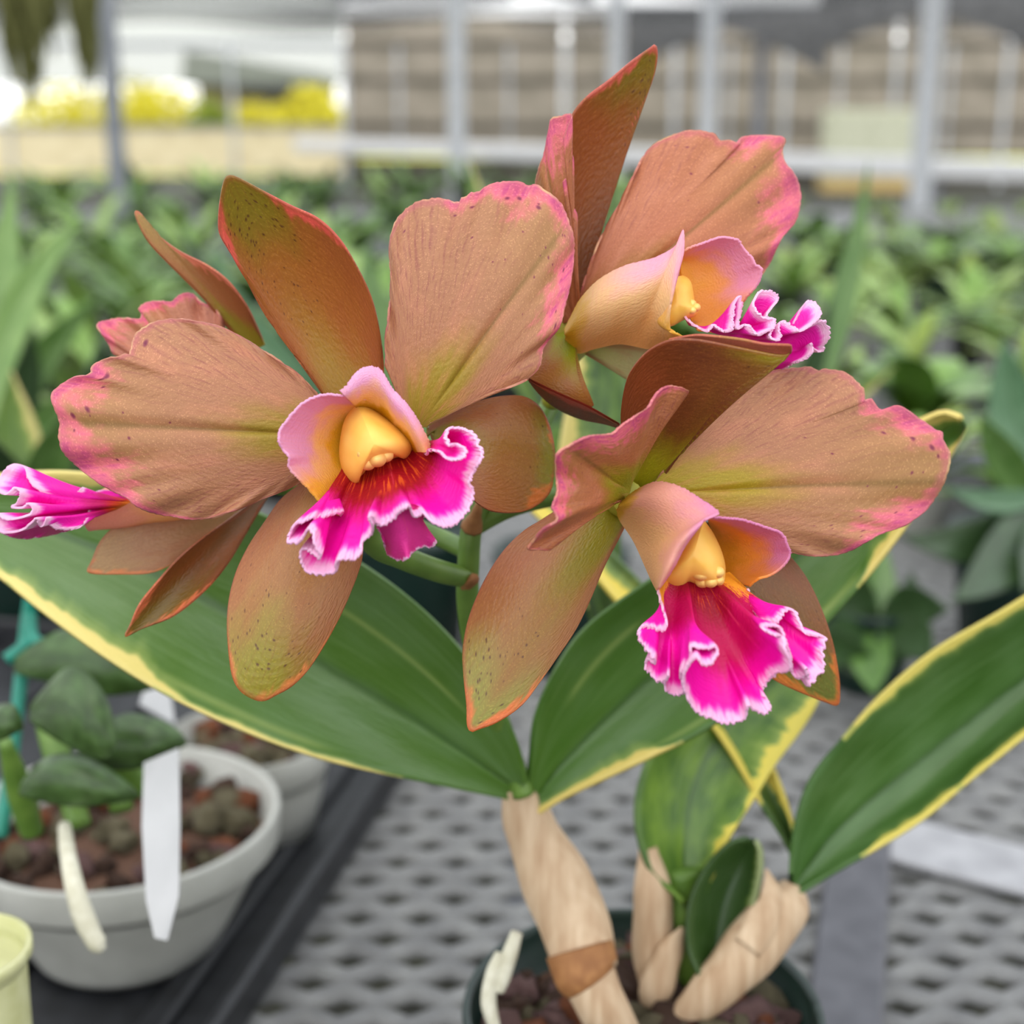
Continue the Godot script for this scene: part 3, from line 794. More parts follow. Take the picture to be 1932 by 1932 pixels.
	# lip
	put(fan([1255, 1085, 18, 1300, 1090, 16, 1345, 1090, 14, 1375, 1080, 10], [1240, 1112, 20, 1246, 1135, 22, 1258, 1180, 26, 1246, 1191, 26, 1230, 1186, 24, 1213, 1182, 23, 1203, 1195, 23, 1207, 1212, 25, 1216, 1224, 28, 1230, 1240, 31, 1236, 1250, 30, 1220, 1246, 27, 1218, 1262, 26, 1228, 1274, 26, 1241, 1288, 27, 1254, 1284, 30, 1262, 1274, 33, 1254, 1290, 30, 1258, 1302, 28, 1276, 1312, 28, 1290, 1308, 31, 1288, 1290, 34, 1284, 1272, 37, 1297, 1258, 39, 1304, 1238, 41, 1304, 1222, 42, 1328, 1224, 42, 1350, 1221, 41, 1354, 1236, 41, 1342, 1250, 43, 1326, 1254, 44, 1314, 1240, 44, 1302, 1252, 43, 1290, 1272, 41, 1290, 1296, 39, 1302, 1326, 37, 1318, 1345, 36, 1342, 1356, 35, 1366, 1364, 35, 1390, 1362, 35, 1408, 1350, 36, 1412, 1332, 38, 1424, 1340, 36, 1444, 1347, 34, 1454, 1336, 33, 1446, 1320, 32, 1436, 1316, 31, 1428, 1322, 30, 1436, 1304, 30, 1450, 1284, 32, 1470, 1270, 36, 1488, 1266, 40, 1490, 1246, 42, 1482, 1226, 43, 1480, 1206, 42, 1462, 1198, 40, 1440, 1186, 38, 1456, 1180, 36, 1474, 1186, 36, 1482, 1210, 36, 1492, 1240, 34, 1494, 1262, 32, 1504, 1280, 32, 1520, 1276, 34, 1522, 1262, 36, 1526, 1276, 34, 1524, 1296, 31, 1540, 1280, 29, 1555, 1260, 28, 1552, 1232, 28, 1558, 1206, 27, 1544, 1200, 27, 1522, 1196, 27, 1511, 1180, 26, 1502, 1156, 25, 1488, 1150, 25, 1476, 1160, 26, 1466, 1174, 28, 1446, 1178, 26, 1432, 1166, 22, 1420, 1146, 18, 1412, 1112, 14], {"z": true, "d": d, "nt": 760, "ns": 44, "sm": 0.045, "from": 0.5, "bulge": -1.0, "teeth": 6.0, "many": 210.0}), "lip_front_lobe",
		front_skin({"seed": 2, "tm": 0.60, "gold_to": -0.2, "red_to": 0.12, "mag_from": 0.56, "spine": [0.56, 0.16, 0.2], "red": Color(0.60, 0.0, 0.16), "deep": Color(0.76, 0.0, 0.33), "gold_t": [[0.0, 0.03, 3.0], [0.0, 0.12, 0.4], [1.0, 0.035, 3.0], [0.99, 0.24, 0.5]], "rim": 0.12}), f)
	put(fan([1162, 962, -3, 1172, 984, -4, 1186, 1004, -2, 1198, 1024, 2, 1212, 1054, 8, 1228, 1090, 14, 1240, 1114, 18], [1174, 947, 2, 1200, 926, 8, 1234, 911, 13, 1266, 913, 17, 1300, 928, 20, 1334, 950, 24, 1356, 966, 27, 1348, 972, 29, 1332, 979, 31, 1322, 990, 32, 1312, 1002, 32, 1300, 1018, 31, 1288, 1036, 30, 1276, 1060, 29, 1262, 1084, 26, 1248, 1104, 22], {"z": true, "d": d, "nt": 130, "ns": 34, "sm": 0.03, "bulge": 8.0, "teeth": 2.0, "many": 80.0, "tm": 0.5}), "lip_side_lobe",
		lobe_skin({"seed": 3, "inner": Color(0.95, 0.75, 0.52), "mid": Color(0.94, 0.68, 0.58), "rim": Color(0.90, 0.58, 0.72), "a": 0.2, "b": 0.6, "e": 1.02, "low": 0.34, "high": 1.1, "soft": 0.14, "foot": Color(0.88, 0.68, 0.20), "foot_to": 0.16}), f)
	put(fan([1338, 985, 4, 1352, 1020, 2, 1362, 1060, 4, 1366, 1100, 8], [1336, 975, 24, 1366, 977, 24, 1402, 981, 22, 1440, 993, 20, 1474, 1006, 18, 1486, 1028, 17, 1491, 1045, 16, 1480, 1066, 16, 1456, 1084, 16, 1432, 1092, 16, 1414, 1106, 14], {"z": true, "d": d, "nt": 120, "ns": 30, "sm": 0.05, "bulge": -2.0, "teeth": 2.0, "many": 80.0}), "lip_side_lobe",
		lobe_skin({"seed": 4, "inner": Color(0.86, 0.56, 0.06), "mid": Color(0.96, 0.62, 0.22), "a": 0.1, "b": 0.45, "e": 0.92, "low": -0.1, "high": 0.80, "soft": 0.14, "rim": Color(0.87, 0.53, 0.70)}), f)
	column(f, d, [1308, 1048], [1328, 980, 1346, 1006, 1362, 1040, 1369, 1072, 1364, 1104, 1344, 1108, 1320, 1106, 1300, 1100, 1288, 1109, 1268, 1110, 1250, 1098, 1256, 1080, 1270, 1050, 1290, 1015, 1310, 990, 1328, 980], 10.0, 14.0)
	anther(f, d, [[1322, 1084, 21, 11], [1354, 1080, 20, 10], [1326, 1097, 19, 11], [1341, 1098, 19.5, 10], [1355, 1095, 19, 9]])
	put(tube(PackedVector3Array([at(1184, 938, d - 0.002), at(1176, 940, d + 0.006), at(1150, 935, d + 0.02), at(1110, 940, d + 0.035)]), [0.0036, 0.0044, 0.0026, 0.0022], 14), "flower_stalk", M.claw, f)

func flower_upper(root: Node3D):
	var f := flower(root, "topmost bloom in profile, its erect sepal rising above the others")
	var d := 0.328
	put(fan([1075, 590, 1098, 590], [1072, 520, 1062, 440, 1058, 370, 1064, 300, 1072, 250, 1081, 214, 1110, 180, 1150, 150, 1190, 116, 1225, 91, 1237, 84, 1241, 104, 1235, 140, 1216, 185, 1190, 231, 1162, 280, 1140, 330, 1122, 388, 1108, 450, 1100, 505, 1098, 555], {"d": d + 0.004, "zb": -5, "zt": 9, "arch": -4, "zl": 4, "zr": 8, "tm": 0.52}), "sepal",
		sepal_skin({"seed": 11, "tm": 0.52, "field": Color(0.57, 0.30, 0.08), "claw": Color(0.50, 0.28, 0.08), "tip": Color(0.48, 0.42, 0.08), "flame": Color(0.88, 0.38, 0.36), "flames": [[0.42, 0.07, 0.05], [0.60, 0.06, 0.10], [0.50, 0.02, 0.03]], "n_spots": 50, "spot_t": 0.54, "spot_w": 0.04, "tip_from": 0.72}), f)
	put(fan([1085, 600, 1105, 612], [1098, 548, 1106, 520, 1130, 456, 1165, 390, 1200, 321, 1220, 286, 1250, 263, 1290, 249, 1320, 247, 1345, 252, 1358, 266, 1376, 265, 1395, 271, 1402, 258, 1440, 256, 1480, 260, 1477, 282, 1481, 306, 1500, 330, 1510, 360, 1509, 390, 1500, 420, 1472, 455, 1455, 490, 1440, 516, 1400, 560, 1320, 590, 1220, 605], {"d": d, "zb": -2, "zt": -8, "arch": 7, "zl": -6, "zr": -6, "tm": 0.545, "rib": 1.1, "ruffle": 1.0, "waves": 6.0, "teeth": 2.0, "many": 110.0, "nt": 200, "ns": 40}), "petal",
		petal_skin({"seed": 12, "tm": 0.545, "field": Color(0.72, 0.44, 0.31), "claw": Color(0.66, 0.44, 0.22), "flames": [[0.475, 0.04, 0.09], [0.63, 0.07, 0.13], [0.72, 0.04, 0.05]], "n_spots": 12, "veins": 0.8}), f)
	put(fan([1078, 606, 0, 1086, 602, 0, 1098, 594, 0], [1034, 618, -8, 1022, 560, -6, 1012, 470, -4, 1010, 390, -2, 1011, 345, -2, 1018, 315, 8, 1030, 275, 10, 1034, 248, 11, 1040, 224, 12, 1058, 219, 13, 1078, 215, 13, 1071, 240, 12, 1064, 265, 12, 1074, 282, 11, 1081, 300, 10, 1076, 325, 9, 1064, 340, 12, 1062, 352, 6, 1070, 372, 8, 1082, 392, 8, 1088, 410, 6, 1082, 440, 4, 1078, 490, 0, 1080, 535, -4, 1090, 565, -8, 1104, 590, -12], {"z": true, "d": d, "nt": 200, "ns": 36, "sm": 0.03, "from": 0.4, "bulge": 2.0, "tm": 0.4, "rib": 0.8, "ruffle": 1.0, "waves": 4.0, "teeth": 2.0, "many": 100.0}), "petal",
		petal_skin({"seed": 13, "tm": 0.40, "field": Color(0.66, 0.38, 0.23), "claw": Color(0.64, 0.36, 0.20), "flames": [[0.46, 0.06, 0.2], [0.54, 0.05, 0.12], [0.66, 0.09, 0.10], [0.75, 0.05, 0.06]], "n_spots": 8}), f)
	put(fan([1060, 615, 1085, 625], [1040, 628, 1022, 660, 1008, 692, 996, 716, 1012, 722, 1040, 736, 1076, 752, 1104, 768, 1120, 764, 1112, 755, 1100, 738, 1092, 715, 1087, 690, 1086, 655], {"d": d + 0.002, "zb": 0, "zt": 8, "arch": 4, "zl": -3, "zr": -3, "tm": 0.55}), "sepal",
		sepal_skin({"seed": 14, "tm": 0.55, "field": Color(0.66, 0.42, 0.18), "claw": Color(0.56, 0.60, 0.04), "tip": Color(0.62, 0.38, 0.16), "claw_reach": 0.75, "n_spots": 2}), f)
	put(fan([997, 715, 1040, 736, 1076, 752, 1112, 768, 1168, 800], [998, 718, 1012, 736, 1034, 758, 1066, 778, 1100, 791, 1140, 799, 1166, 806, 1170, 801], {"d": d + 0.002, "zb": 12, "zt": 2, "tm": 0.5, "nt": 80, "ns": 14}), "sepal_fold",
		sepal_skin({"seed": 15, "field": Color(0.42, 0.20, 0.10), "claw": Color(0.66, 0.26, 0.20), "tip": Color(0.40, 0.28, 0.08), "claw_reach": 0.35, "n_spots": 2, "tip_from": 0.8}), f)
	put(fan([1090, 650, 1110, 656], [1095, 664, 1140, 690, 1192, 722, 1230, 735, 1262, 700, 1250, 670, 1210, 655, 1170, 646, 1130, 648], {"d": d + 0.006, "zb": -2, "zt": -6, "arch": 3, "tm": 0.45}), "sepal",
		sepal_skin({"seed": 17, "field": Color(0.62, 0.60, 0.38), "claw": Color(0.60, 0.62, 0.34), "tip": Color(0.58, 0.50, 0.34), "n_spots": 0, "mid_yellow": 0.1}), f)
	# lip: far lobe, column, near lobe, frill
	put(fan([1282, 500, 10, 1290, 560, 8, 1300, 600, 9], [1286, 474, 18, 1310, 464, 18, 1335, 455, 17, 1365, 447, 16, 1392, 453, 15, 1404, 468, 14, 1420, 488, 14, 1428, 500, 14, 1438, 510, 14, 1431, 534, 13, 1412, 558, 12, 1398, 578, 11, 1382, 604, 10, 1350, 625, 9, 1316, 622, 9], {"z": true, "d": d, "nt": 120, "ns": 28, "sm": 0.05, "bulge": -3.0, "teeth": 3.0, "many": 90.0}), "lip_side_lobe",
		lobe_skin({"seed": 5, "inner": Color(0.97, 0.68, 0.22), "mid": Color(0.98, 0.68, 0.30), "a": 0.1, "b": 0.35, "e": 0.82, "low": 0.02, "high": 0.68, "soft": 0.12, "rim": Color(0.94, 0.62, 0.74)}), f)
	column(f, d, [1278, 572], [1272, 524, 1290, 520, 1304, 532, 1309, 556, 1312, 575, 1320, 582, 1312, 596, 1290, 604, 1266, 616, 1246, 612, 1238, 600, 1250, 570, 1262, 540, 1272, 524], 6.0, 13.0)
	anther(f, d, [[1304, 574, 16, 8], [1313, 580, 16, 7], [1306, 586, 17, 6]])
	put(fan([1067, 640, 0, 1090, 665, 1, 1122, 657, 5, 1170, 648, 8, 1222, 657, 9, 1262, 656, 9, 1296, 640, 12], [1066, 622, 2, 1078, 598, 5, 1098, 562, 9, 1134, 526, 14, 1180, 502, 18, 1238, 486, 20, 1276, 464, 20, 1285, 446, 20, 1290, 434, 20, 1290, 470, 22, 1283, 500, 23, 1274, 532, 23, 1262, 560, 22, 1250, 585, 20, 1240, 604, 18, 1248, 616, 17, 1262, 620, 17], {"z": true, "d": d, "nt": 140, "ns": 34, "sm": 0.03, "bulge": 7.0, "teeth": 1.0, "many": 80.0, "tm": 0.5}), "lip_side_lobe",
		lobe_skin({"seed": 6, "inner": Color(0.93, 0.68, 0.40), "mid": Color(0.96, 0.78, 0.54), "rim": Color(0.94, 0.64, 0.72), "a": 0.1, "b": 0.5, "e": 0.98, "low": 0.30, "high": 0.84, "soft": 0.12, "foot": Color(0.90, 0.70, 0.16), "foot_to": 0.20, "last": Color(0.98, 0.74, 0.26), "last_from": 0.92}), f)
	put(fan([1300, 612, 12, 1350, 628, 13, 1400, 640, 13, 1450, 655, 13, 1480, 665, 13, 1460, 690, 12], [1290, 592, 16, 1298, 604, 17, 1318, 618, 18, 1336, 625, 19, 1346, 613, 18, 1358, 620, 19, 1368, 626, 20, 1382, 620, 20, 1384, 596, 18, 1388, 566, 16, 1398, 560, 15, 1400, 580, 16, 1394, 606, 18, 1392, 620, 20, 1408, 612, 20, 1420, 622, 21, 1432, 632, 22, 1448, 624, 22, 1462, 616, 20, 1460, 602, 19, 1444, 600, 20, 1432, 590, 21, 1422, 574, 20, 1426, 560, 18, 1436, 548, 15, 1454, 550, 13, 1470, 560, 12, 1456, 580, 14, 1446, 596, 16, 1462, 604, 18, 1456, 622, 20, 1454, 636, 22, 1466, 642, 22, 1473, 634, 20, 1470, 612, 18, 1480, 606, 18, 1496, 616, 20, 1510, 624, 22, 1528, 614, 20, 1546, 598, 18, 1548, 586, 15, 1540, 570, 13, 1522, 570, 13, 1500, 612, 14, 1520, 618, 16, 1550, 604, 16, 1563, 616, 14, 1564, 640, 12, 1552, 652, 11, 1556, 660, 10, 1542, 662, 12, 1530, 648, 15, 1534, 660, 18, 1524, 674, 18, 1502, 684, 17, 1490, 690, 14, 1470, 700, 10, 1446, 702, 8, 1438, 694, 8], {"z": true, "d": d, "nt": 600, "ns": 30, "sm": 0.02, "from": 0.2, "teeth": 5.0, "many": 170.0}), "lip_front_lobe",
		front_skin({"seed": 3, "gold_to": -0.5, "red_to": -0.4, "mag_from": -0.1, "mag": Color(0.90, 0.05, 0.62), "rim": 0.26}), f)
	put(tube(PackedVector3Array([at(1082, 628, d + 0.001), at(1072, 640, d + 0.008), at(1060, 690, d + 0.02), at(1040, 760, d + 0.03)]), [0.0046, 0.0056, 0.0032, 0.0026], 14), "flower_stalk", M.claw, f)

func flower_far(root: Node3D):
	var f := flower(root, "bloom facing away, mostly hidden, its magenta lip pointing sideways")
	var d := 0.342
	put(fan([470, 665, 500, 650], [432, 622, 402, 586, 362, 536, 312, 491, 276, 450, 254, 405, 262, 399, 280, 420, 300, 444, 340, 474, 390, 500, 430, 530, 465, 576, 488, 622], {"d": d, "zb": -4, "zt": 8, "arch": 2, "zl": 4, "zr": 4, "tm": 0.5}), "sepal",
		sepal_skin({"seed": 18, "field": Color(0.62, 0.38, 0.20), "tip": Color(0.60, 0.48, 0.22), "flame": Color(0.84, 0.46, 0.36), "flames": [[0.7, 0.2, 0.12]], "n_spots": 6}), f)
	put(fan([395, 760, 415, 770], [260, 720, 240, 672, 215, 668, 200, 640, 182, 612, 215, 602, 240, 600, 262, 602, 266, 590, 262, 580, 282, 570, 300, 567, 322, 570, 334, 560, 348, 553, 366, 556, 380, 570, 405, 580, 420, 605, 430, 660], {"d": d + 0.002, "zb": -2, "zt": 2, "arch": 3, "tm": 0.5, "ruffle": 1.2, "waves": 5.0, "teeth": 2.0, "many": 70.0}), "petal",
		petal_skin({"seed": 19, "flames": [[0.30, 0.09, 0.12], [0.48, 0.05, 0.10], [0.56, 0.05, 0.08], [0.68, 0.1, 0.05]], "n_spots": 4, "freckles": [[0.5, 0.95, 1.4]], "field": Color(0.74, 0.47, 0.37)}), f)
	put(fan([470, 960, 485, 945], [430, 955, 330, 950, 262, 965, 220, 990, 190, 1020, 173, 1058, 168, 1081, 230, 1084, 290, 1080, 350, 1050, 400, 1012, 448, 972], {"d": d + 0.004, "zb": -4, "zt": 8, "arch": 3, "tm": 0.55}), "sepal",
		sepal_skin({"seed": 20, "field": Color(0.72, 0.52, 0.36), "claw": Color(0.62, 0.46, 0.28), "tip": Color(0.70, 0.56, 0.36), "flame": Color(0.90, 0.54, 0.30), "flames": [[0.60, 0.1, 0.07], [0.7, 0.06, 0.05]], "n_spots": 0}), f)
	put(fan([500, 925, 510, 935], [480, 948, 450, 975, 400, 1002, 340, 1050, 288, 1108, 262, 1142, 246, 1178, 236, 1201, 270, 1186, 330, 1160, 390, 1110, 430, 1062, 460, 1012, 488, 955], {"d": d - 0.004, "zb": -8, "zt": 10, "arch": 3, "zl": 4, "zr": 4, "tm": 0.55}), "sepal",
		sepal_skin({"seed": 21, "tm": 0.55, "field": Color(0.50, 0.28, 0.10), "claw": Color(0.42, 0.26, 0.10), "tip": Color(0.44, 0.36, 0.06), "flame": Color(0.90, 0.46, 0.30), "flames": [[0.40, 0.08, 0.10], [0.66, 0.09, 0.10]], "tip_from": 0.5, "n_spots": 0}), f)
	put(tube(PackedVector3Array([at(390, 922, d - 0.004), at(330, 930, d - 0.006), at(245, 950, d - 0.008), at(160, 972, d - 0.008)]), [0.0060, 0.0066, 0.0055, 0.0040], 18, 6, 0.7), "lip_tube", lobe_skin({"seed": 8, "inner": Color(0.94, 0.68, 0.42), "mid": Color(0.92, 0.60, 0.50), "rim": Color(0.92, 0.56, 0.56), "a": 0.4, "b": 0.8, "e": 1.2}), f)
	put(fan([262, 944, 14, 240, 950, 15, 215, 962, 14], [250, 934, 14, 200, 925, 15, 160, 930, 17, 154, 920, 18, 148, 926, 19, 130, 938, 20, 95, 940, 22, 66, 920, 24, 52, 902, 22, 44, 882, 20, 30, 876, 20, 12, 882, 22, 0, 900, 22, -8, 922, 24, 10, 932, 26, 26, 920, 26, 38, 930, 28, 30, 950, 26, 20, 956, 24, 40, 958, 28, 54, 950, 30, 60, 966, 30, 40, 976, 30, 10, 980, 28, -12, 970, 26, -16, 990, 26, 0, 1004, 26, 24, 1004, 28, 44, 998, 28, 60, 985, 30, 68, 978, 32, 74, 992, 30, 82, 990, 30, 86, 976, 30, 96, 994, 28, 118, 999, 26, 150, 994, 24, 166, 972, 20, 168, 962, 18, 200, 966, 16], {"z": true, "d": d, "nt": 300, "ns": 36, "sm": 0.04, "from": 0.4, "teeth": 3.0, "many": 260.0}), "lip_front_lobe",
		front_skin({"seed": 4, "gold_to": 0.02, "red_to": 0.12, "mag_from": 0.42, "red": Color(0.86, 0.28, 0.10), "rim": 0.16}), f)
	put(fan([60, 985, 22, 120, 985, 20, 160, 975, 18], [0, 1003, 18, 20, 1012, 16, 50, 1016, 14, 90, 1010, 13, 130, 1000, 13, 168, 985, 14], {"z": true, "d": d, "nt": 80, "ns": 12, "ruffle": 1.0, "waves": 3.0}), "lip_tongue", front_skin({"seed": 6, "gold_to": -0.5, "red_to": -0.4, "mag_from": -0.1, "mag": Color(0.80, 0.18, 0.52), "rim": 0.05}), f)

func orchid_stems(root: Node3D):
	put(tube(PackedVector3Array([at(988, 1500, 0.410), at(968, 1440, 0.408), at(944, 1370, 0.398), at(905, 1260, 0.372), at(884, 1150, 0.358), at(884, 1060, 0.352), at(893, 985, 0.350), at(930, 900, 0.352), at(1000, 830, 0.36), at(1040, 760, 0.365)]), [0.0034, 0.0034, 0.0032, 0.0030, 0.0029, 0.0028, 0.0027, 0.0026, 0.0025, 0.0025], 14), "flower_stem", M.stem, root)
	put(tube(PackedVector3Array([at(880, 1090, 0.352), at(830, 1078, 0.345), at(760, 1052, 0.336), at(700, 1020, 0.330), at(690, 930, 0.325), at(700, 850, 0.322)]), [0.0026, 0.0028, 0.0029, 0.0028, 0.0032, 0.0036], 14), "flower_stalk", M.stem, root)
	put(tube(PackedVector3Array([at(884, 1040, 0.352), at(820, 1010, 0.362), at(700, 960, 0.366), at(560, 920, 0.362), at(470, 900, 0.356)]), [0.0024, 0.0024, 0.0024, 0.0028, 0.0036], 14), "flower_stalk", M.stem, root)
	put(tube(PackedVector3Array([at(886, 1000, 0.351), at(960, 960, 0.352), at(1050, 938, 0.350), at(1112, 940, 0.346)]), [0.0024, 0.0024, 0.0023, 0.0024], 14), "flower_stalk", M.stem, root)
	put(tube(PackedVector3Array([at(890, 995, 0.3495), at(899, 968, 0.346), at(906, 940, 0.345)]), [0.0030, 0.0014, 0.0004], 8), "bract", M.husk_brown, root)
	put(tube(PackedVector3Array([at(878, 1100, 0.353), at(895, 1092, 0.349), at(870, 1106, 0.350)]), [0.0022, 0.0014, 0.0004], 8), "bract", M.husk_brown, root)

func orchid_leaves(root: Node3D):
	var leaf := func(mesh: ArrayMesh, k: Dictionary, label := ""):
		var o := put(mesh, "leaf", leaf_skin(k), root)
		if label: o.set_meta("label", label)
	# broad leaf to the left: upper edge, midrib, lower edge
	leaf.call(blade([992, 1478, 404, 975, 1400, 396, 935, 1320, 388, 860, 1215, 382, 760, 1120, 378, 640, 1040, 376, 480, 965, 376, 330, 918, 378, 200, 897, 380, 80, 890, 384, -60, 905, 392, -190, 955, 402],
		[984, 1492, 410, 930, 1455, 405, 860, 1405, 400, 760, 1340, 396, 640, 1270, 392, 500, 1190, 389, 340, 1105, 388, 200, 1040, 389, 60, 990, 391, -60, 965, 395, -190, 957, 402],
		[976, 1512, 412, 900, 1497, 406, 800, 1476, 400, 700, 1455, 394, 600, 1430, 388, 480, 1388, 383, 340, 1325, 380, 220, 1255, 379, 100, 1170, 380, 0, 1090, 383, -90, 1020, 390, -190, 960, 402], 80, 21, 1.4, 1.2),
		{"seed": 1, "margins": [[0, 0.82, 0.16, 0.07], [1, 0.70, 0.20, 0.07], [1, 0.92, 0.10, 0.07], [1, 0.36, 0.16, 0.016]], "streaks": [[0.22, 0.02, 0.3, 0.18], [0.93, 0.03, 0.42, 0.14]]}, "broad leaf with a cream lower margin")
	# leaf rising to the right behind the sideways bloom, tip curled over
	leaf.call(blade([992, 1492, 410, 1000, 1430, 404, 1010, 1350, 398, 1050, 1260, 393, 1110, 1180, 390, 1220, 1100, 388, 1340, 1020, 388, 1480, 935, 390, 1600, 860, 393, 1690, 812, 397, 1742, 790, 398, 1780, 776, 394, 1812, 786, 388],
		[990, 1530, 414, 1050, 1450, 410, 1120, 1375, 407, 1200, 1300, 405, 1290, 1220, 404, 1400, 1130, 404, 1510, 1045, 405, 1610, 965, 406, 1690, 895, 406, 1740, 848, 405, 1775, 815, 401, 1800, 800, 396, 1818, 798, 390],
		[982, 1556, 414, 1060, 1508, 409, 1140, 1470, 405, 1230, 1428, 401, 1340, 1372, 398, 1440, 1290, 397, 1530, 1205, 397, 1600, 1130, 398, 1670, 1045, 399, 1730, 962, 400, 1780, 880, 401, 1812, 832, 399, 1824, 806, 392], 80, 21, 1.4, 1.2),
		{"seed": 2, "margins": [[1, 0.12, 0.15, 0.10], [1, 0.86, 0.15, 0.10], [0, 0.97, 0.06, 0.30]], "streaks": [[0.18, 0.03, 0.27, 0.09], [0.94, 0.03, 0.45, 0.18], [0.95, 0.04, 0.6, 0.1]], "cream": Color(0.90, 0.80, 0.44), "g1": Color(0.30, 0.44, 0.18), "g2": Color(0.25, 0.40, 0.09)}, "leaf with a curled cream tip behind the sideways bloom")
	# wide leaf leaving the frame to the right
	leaf.call(blade([1492, 1648, 426, 1500, 1560, 424, 1530, 1470, 424, 1590, 1395, 424, 1660, 1315, 424, 1760, 1230, 424, 1880, 1160, 424, 2010, 1085, 426, 2150, 1040, 432, 2290, 1030, 440],
		[1494, 1672, 432, 1560, 1585, 436, 1640, 1510, 440, 1740, 1430, 444, 1840, 1350, 447, 1950, 1265, 449, 2060, 1185, 450, 2150, 1125, 449, 2230, 1070, 446, 2290, 1035, 440],
		[1500, 1690, 430, 1570, 1648, 430, 1650, 1602, 430, 1740, 1545, 430, 1830, 1470, 430, 1932, 1388, 430, 2040, 1300, 432, 2140, 1205, 435, 2230, 1110, 438, 2290, 1040, 441], 60, 19, 1.4, 1.2),
		{"seed": 3, "margins": [[0, 0.52, 0.22, 0.035], [1, 0.26, 0.10, 0.065], [1, 0.50, 0.12, 0.06]], "g1": Color(0.31, 0.44, 0.23), "g2": Color(0.22, 0.36, 0.12), "cream": Color(0.92, 0.84, 0.42)}, "wide leaf with yellow margins from the rear growth")
	# paler leaf in the middle
	leaf.call(blade([1290, 1700, 428, 1225, 1640, 428, 1200, 1560, 428, 1205, 1480, 430, 1240, 1400, 434, 1310, 1330, 438, 1400, 1270, 444, 1500, 1230, 450],
		[1300, 1720, 434, 1290, 1640, 438, 1295, 1560, 440, 1310, 1480, 442, 1350, 1400, 445, 1410, 1330, 449, 1470, 1275, 453, 1520, 1240, 456],
		[1310, 1720, 430, 1350, 1640, 432, 1380, 1575, 434, 1425, 1505, 438, 1465, 1440, 442, 1510, 1380, 447, 1545, 1320, 452, 1560, 1250, 458], 50, 15, 1.2, 0.8),
		{"seed": 4, "margins": [[1, 0.24, 0.10, 0.12], [1, 0.66, 0.25, 0.11]], "g1": Color(0.42, 0.54, 0.18), "g2": Color(0.25, 0.38, 0.12), "cream": Color(0.88, 0.80, 0.34)}, "paler leaf with a yellow right margin")
	# narrow leaf seen on edge, from the rear growth up to the left
	leaf.call(blade([1515, 1655, 434, 1480, 1585, 436, 1435, 1515, 438, 1385, 1430, 440, 1338, 1362, 442, 1270, 1270, 446, 1200, 1180, 450, 1130, 1095, 454, 1060, 1020, 458, 990, 950, 462, 960, 920, 464],
		[1512, 1660, 438, 1490, 1580, 442, 1455, 1505, 446, 1410, 1420, 450, 1368, 1350, 453, 1300, 1255, 457, 1225, 1165, 461, 1152, 1082, 465, 1080, 1005, 468, 1010, 935, 470, 970, 905, 470],
		[1505, 1650, 434, 1498, 1570, 438, 1475, 1490, 442, 1440, 1410, 446, 1400, 1335, 450, 1330, 1240, 455, 1255, 1150, 460, 1180, 1068, 465, 1100, 990, 470, 1025, 920, 472, 975, 895, 472], 60, 9, 1.4, 0.0),
		{"seed": 5, "margins": [[0, 0.30, 0.11, 0.40], [0, 0.6, 0.2, 0.45], [0, 0.85, 0.3, 0.5], [1, 0.28, 0.16, 0.28]], "g1": Color(0.30, 0.42, 0.20), "g2": Color(0.26, 0.36, 0.14), "cream": Color(0.92, 0.82, 0.36)}, "narrow yellow edged leaf seen on edge")
	# leaf reaching up behind the upper blooms, only bits of it in view
	leaf.call(blade([1118, 1180, 470, 1080, 1050, 474, 1056, 900, 478, 1064, 800, 482, 1086, 700, 486, 1098, 640, 488],
		[1150, 1180, 474, 1120, 1040, 480, 1110, 900, 486, 1120, 800, 490, 1128, 700, 492, 1120, 640, 490],
		[1180, 1180, 470, 1170, 1040, 476, 1176, 900, 480, 1186, 800, 484, 1176, 700, 488, 1136, 640, 490], 40, 9, 1.2, 0.0),
		{"seed": 6, "margins": [[0, 0.7, 0.3, 0.22], [0, 0.3, 0.2, 0.3]], "g1": Color(0.32, 0.44, 0.16), "g2": Color(0.18, 0.30, 0.05), "cream": Color(0.86, 0.78, 0.46)})
	# small dark young leaf standing in the pot
	leaf.call(blade([1325, 1850, 424, 1298, 1790, 424, 1300, 1710, 424, 1330, 1640, 426, 1375, 1592, 428, 1408, 1582, 430],
		[1345, 1850, 430, 1350, 1780, 434, 1362, 1710, 438, 1385, 1650, 440, 1405, 1605, 438, 1418, 1584, 433],
		[1362, 1845, 424, 1398, 1780, 426, 1424, 1710, 428, 1436, 1650, 430, 1436, 1605, 432, 1426, 1586, 432], 36, 11, 1.4, 0.6),
		{"seed": 7, "margins": [[1, 0.75, 0.3, 0.06]], "g1": Color(0.22, 0.32, 0.15), "g2": Color(0.18, 0.29, 0.10), "cream": Color(0.62, 0.66, 0.46)}, "small dark young leaf standing in the pot")

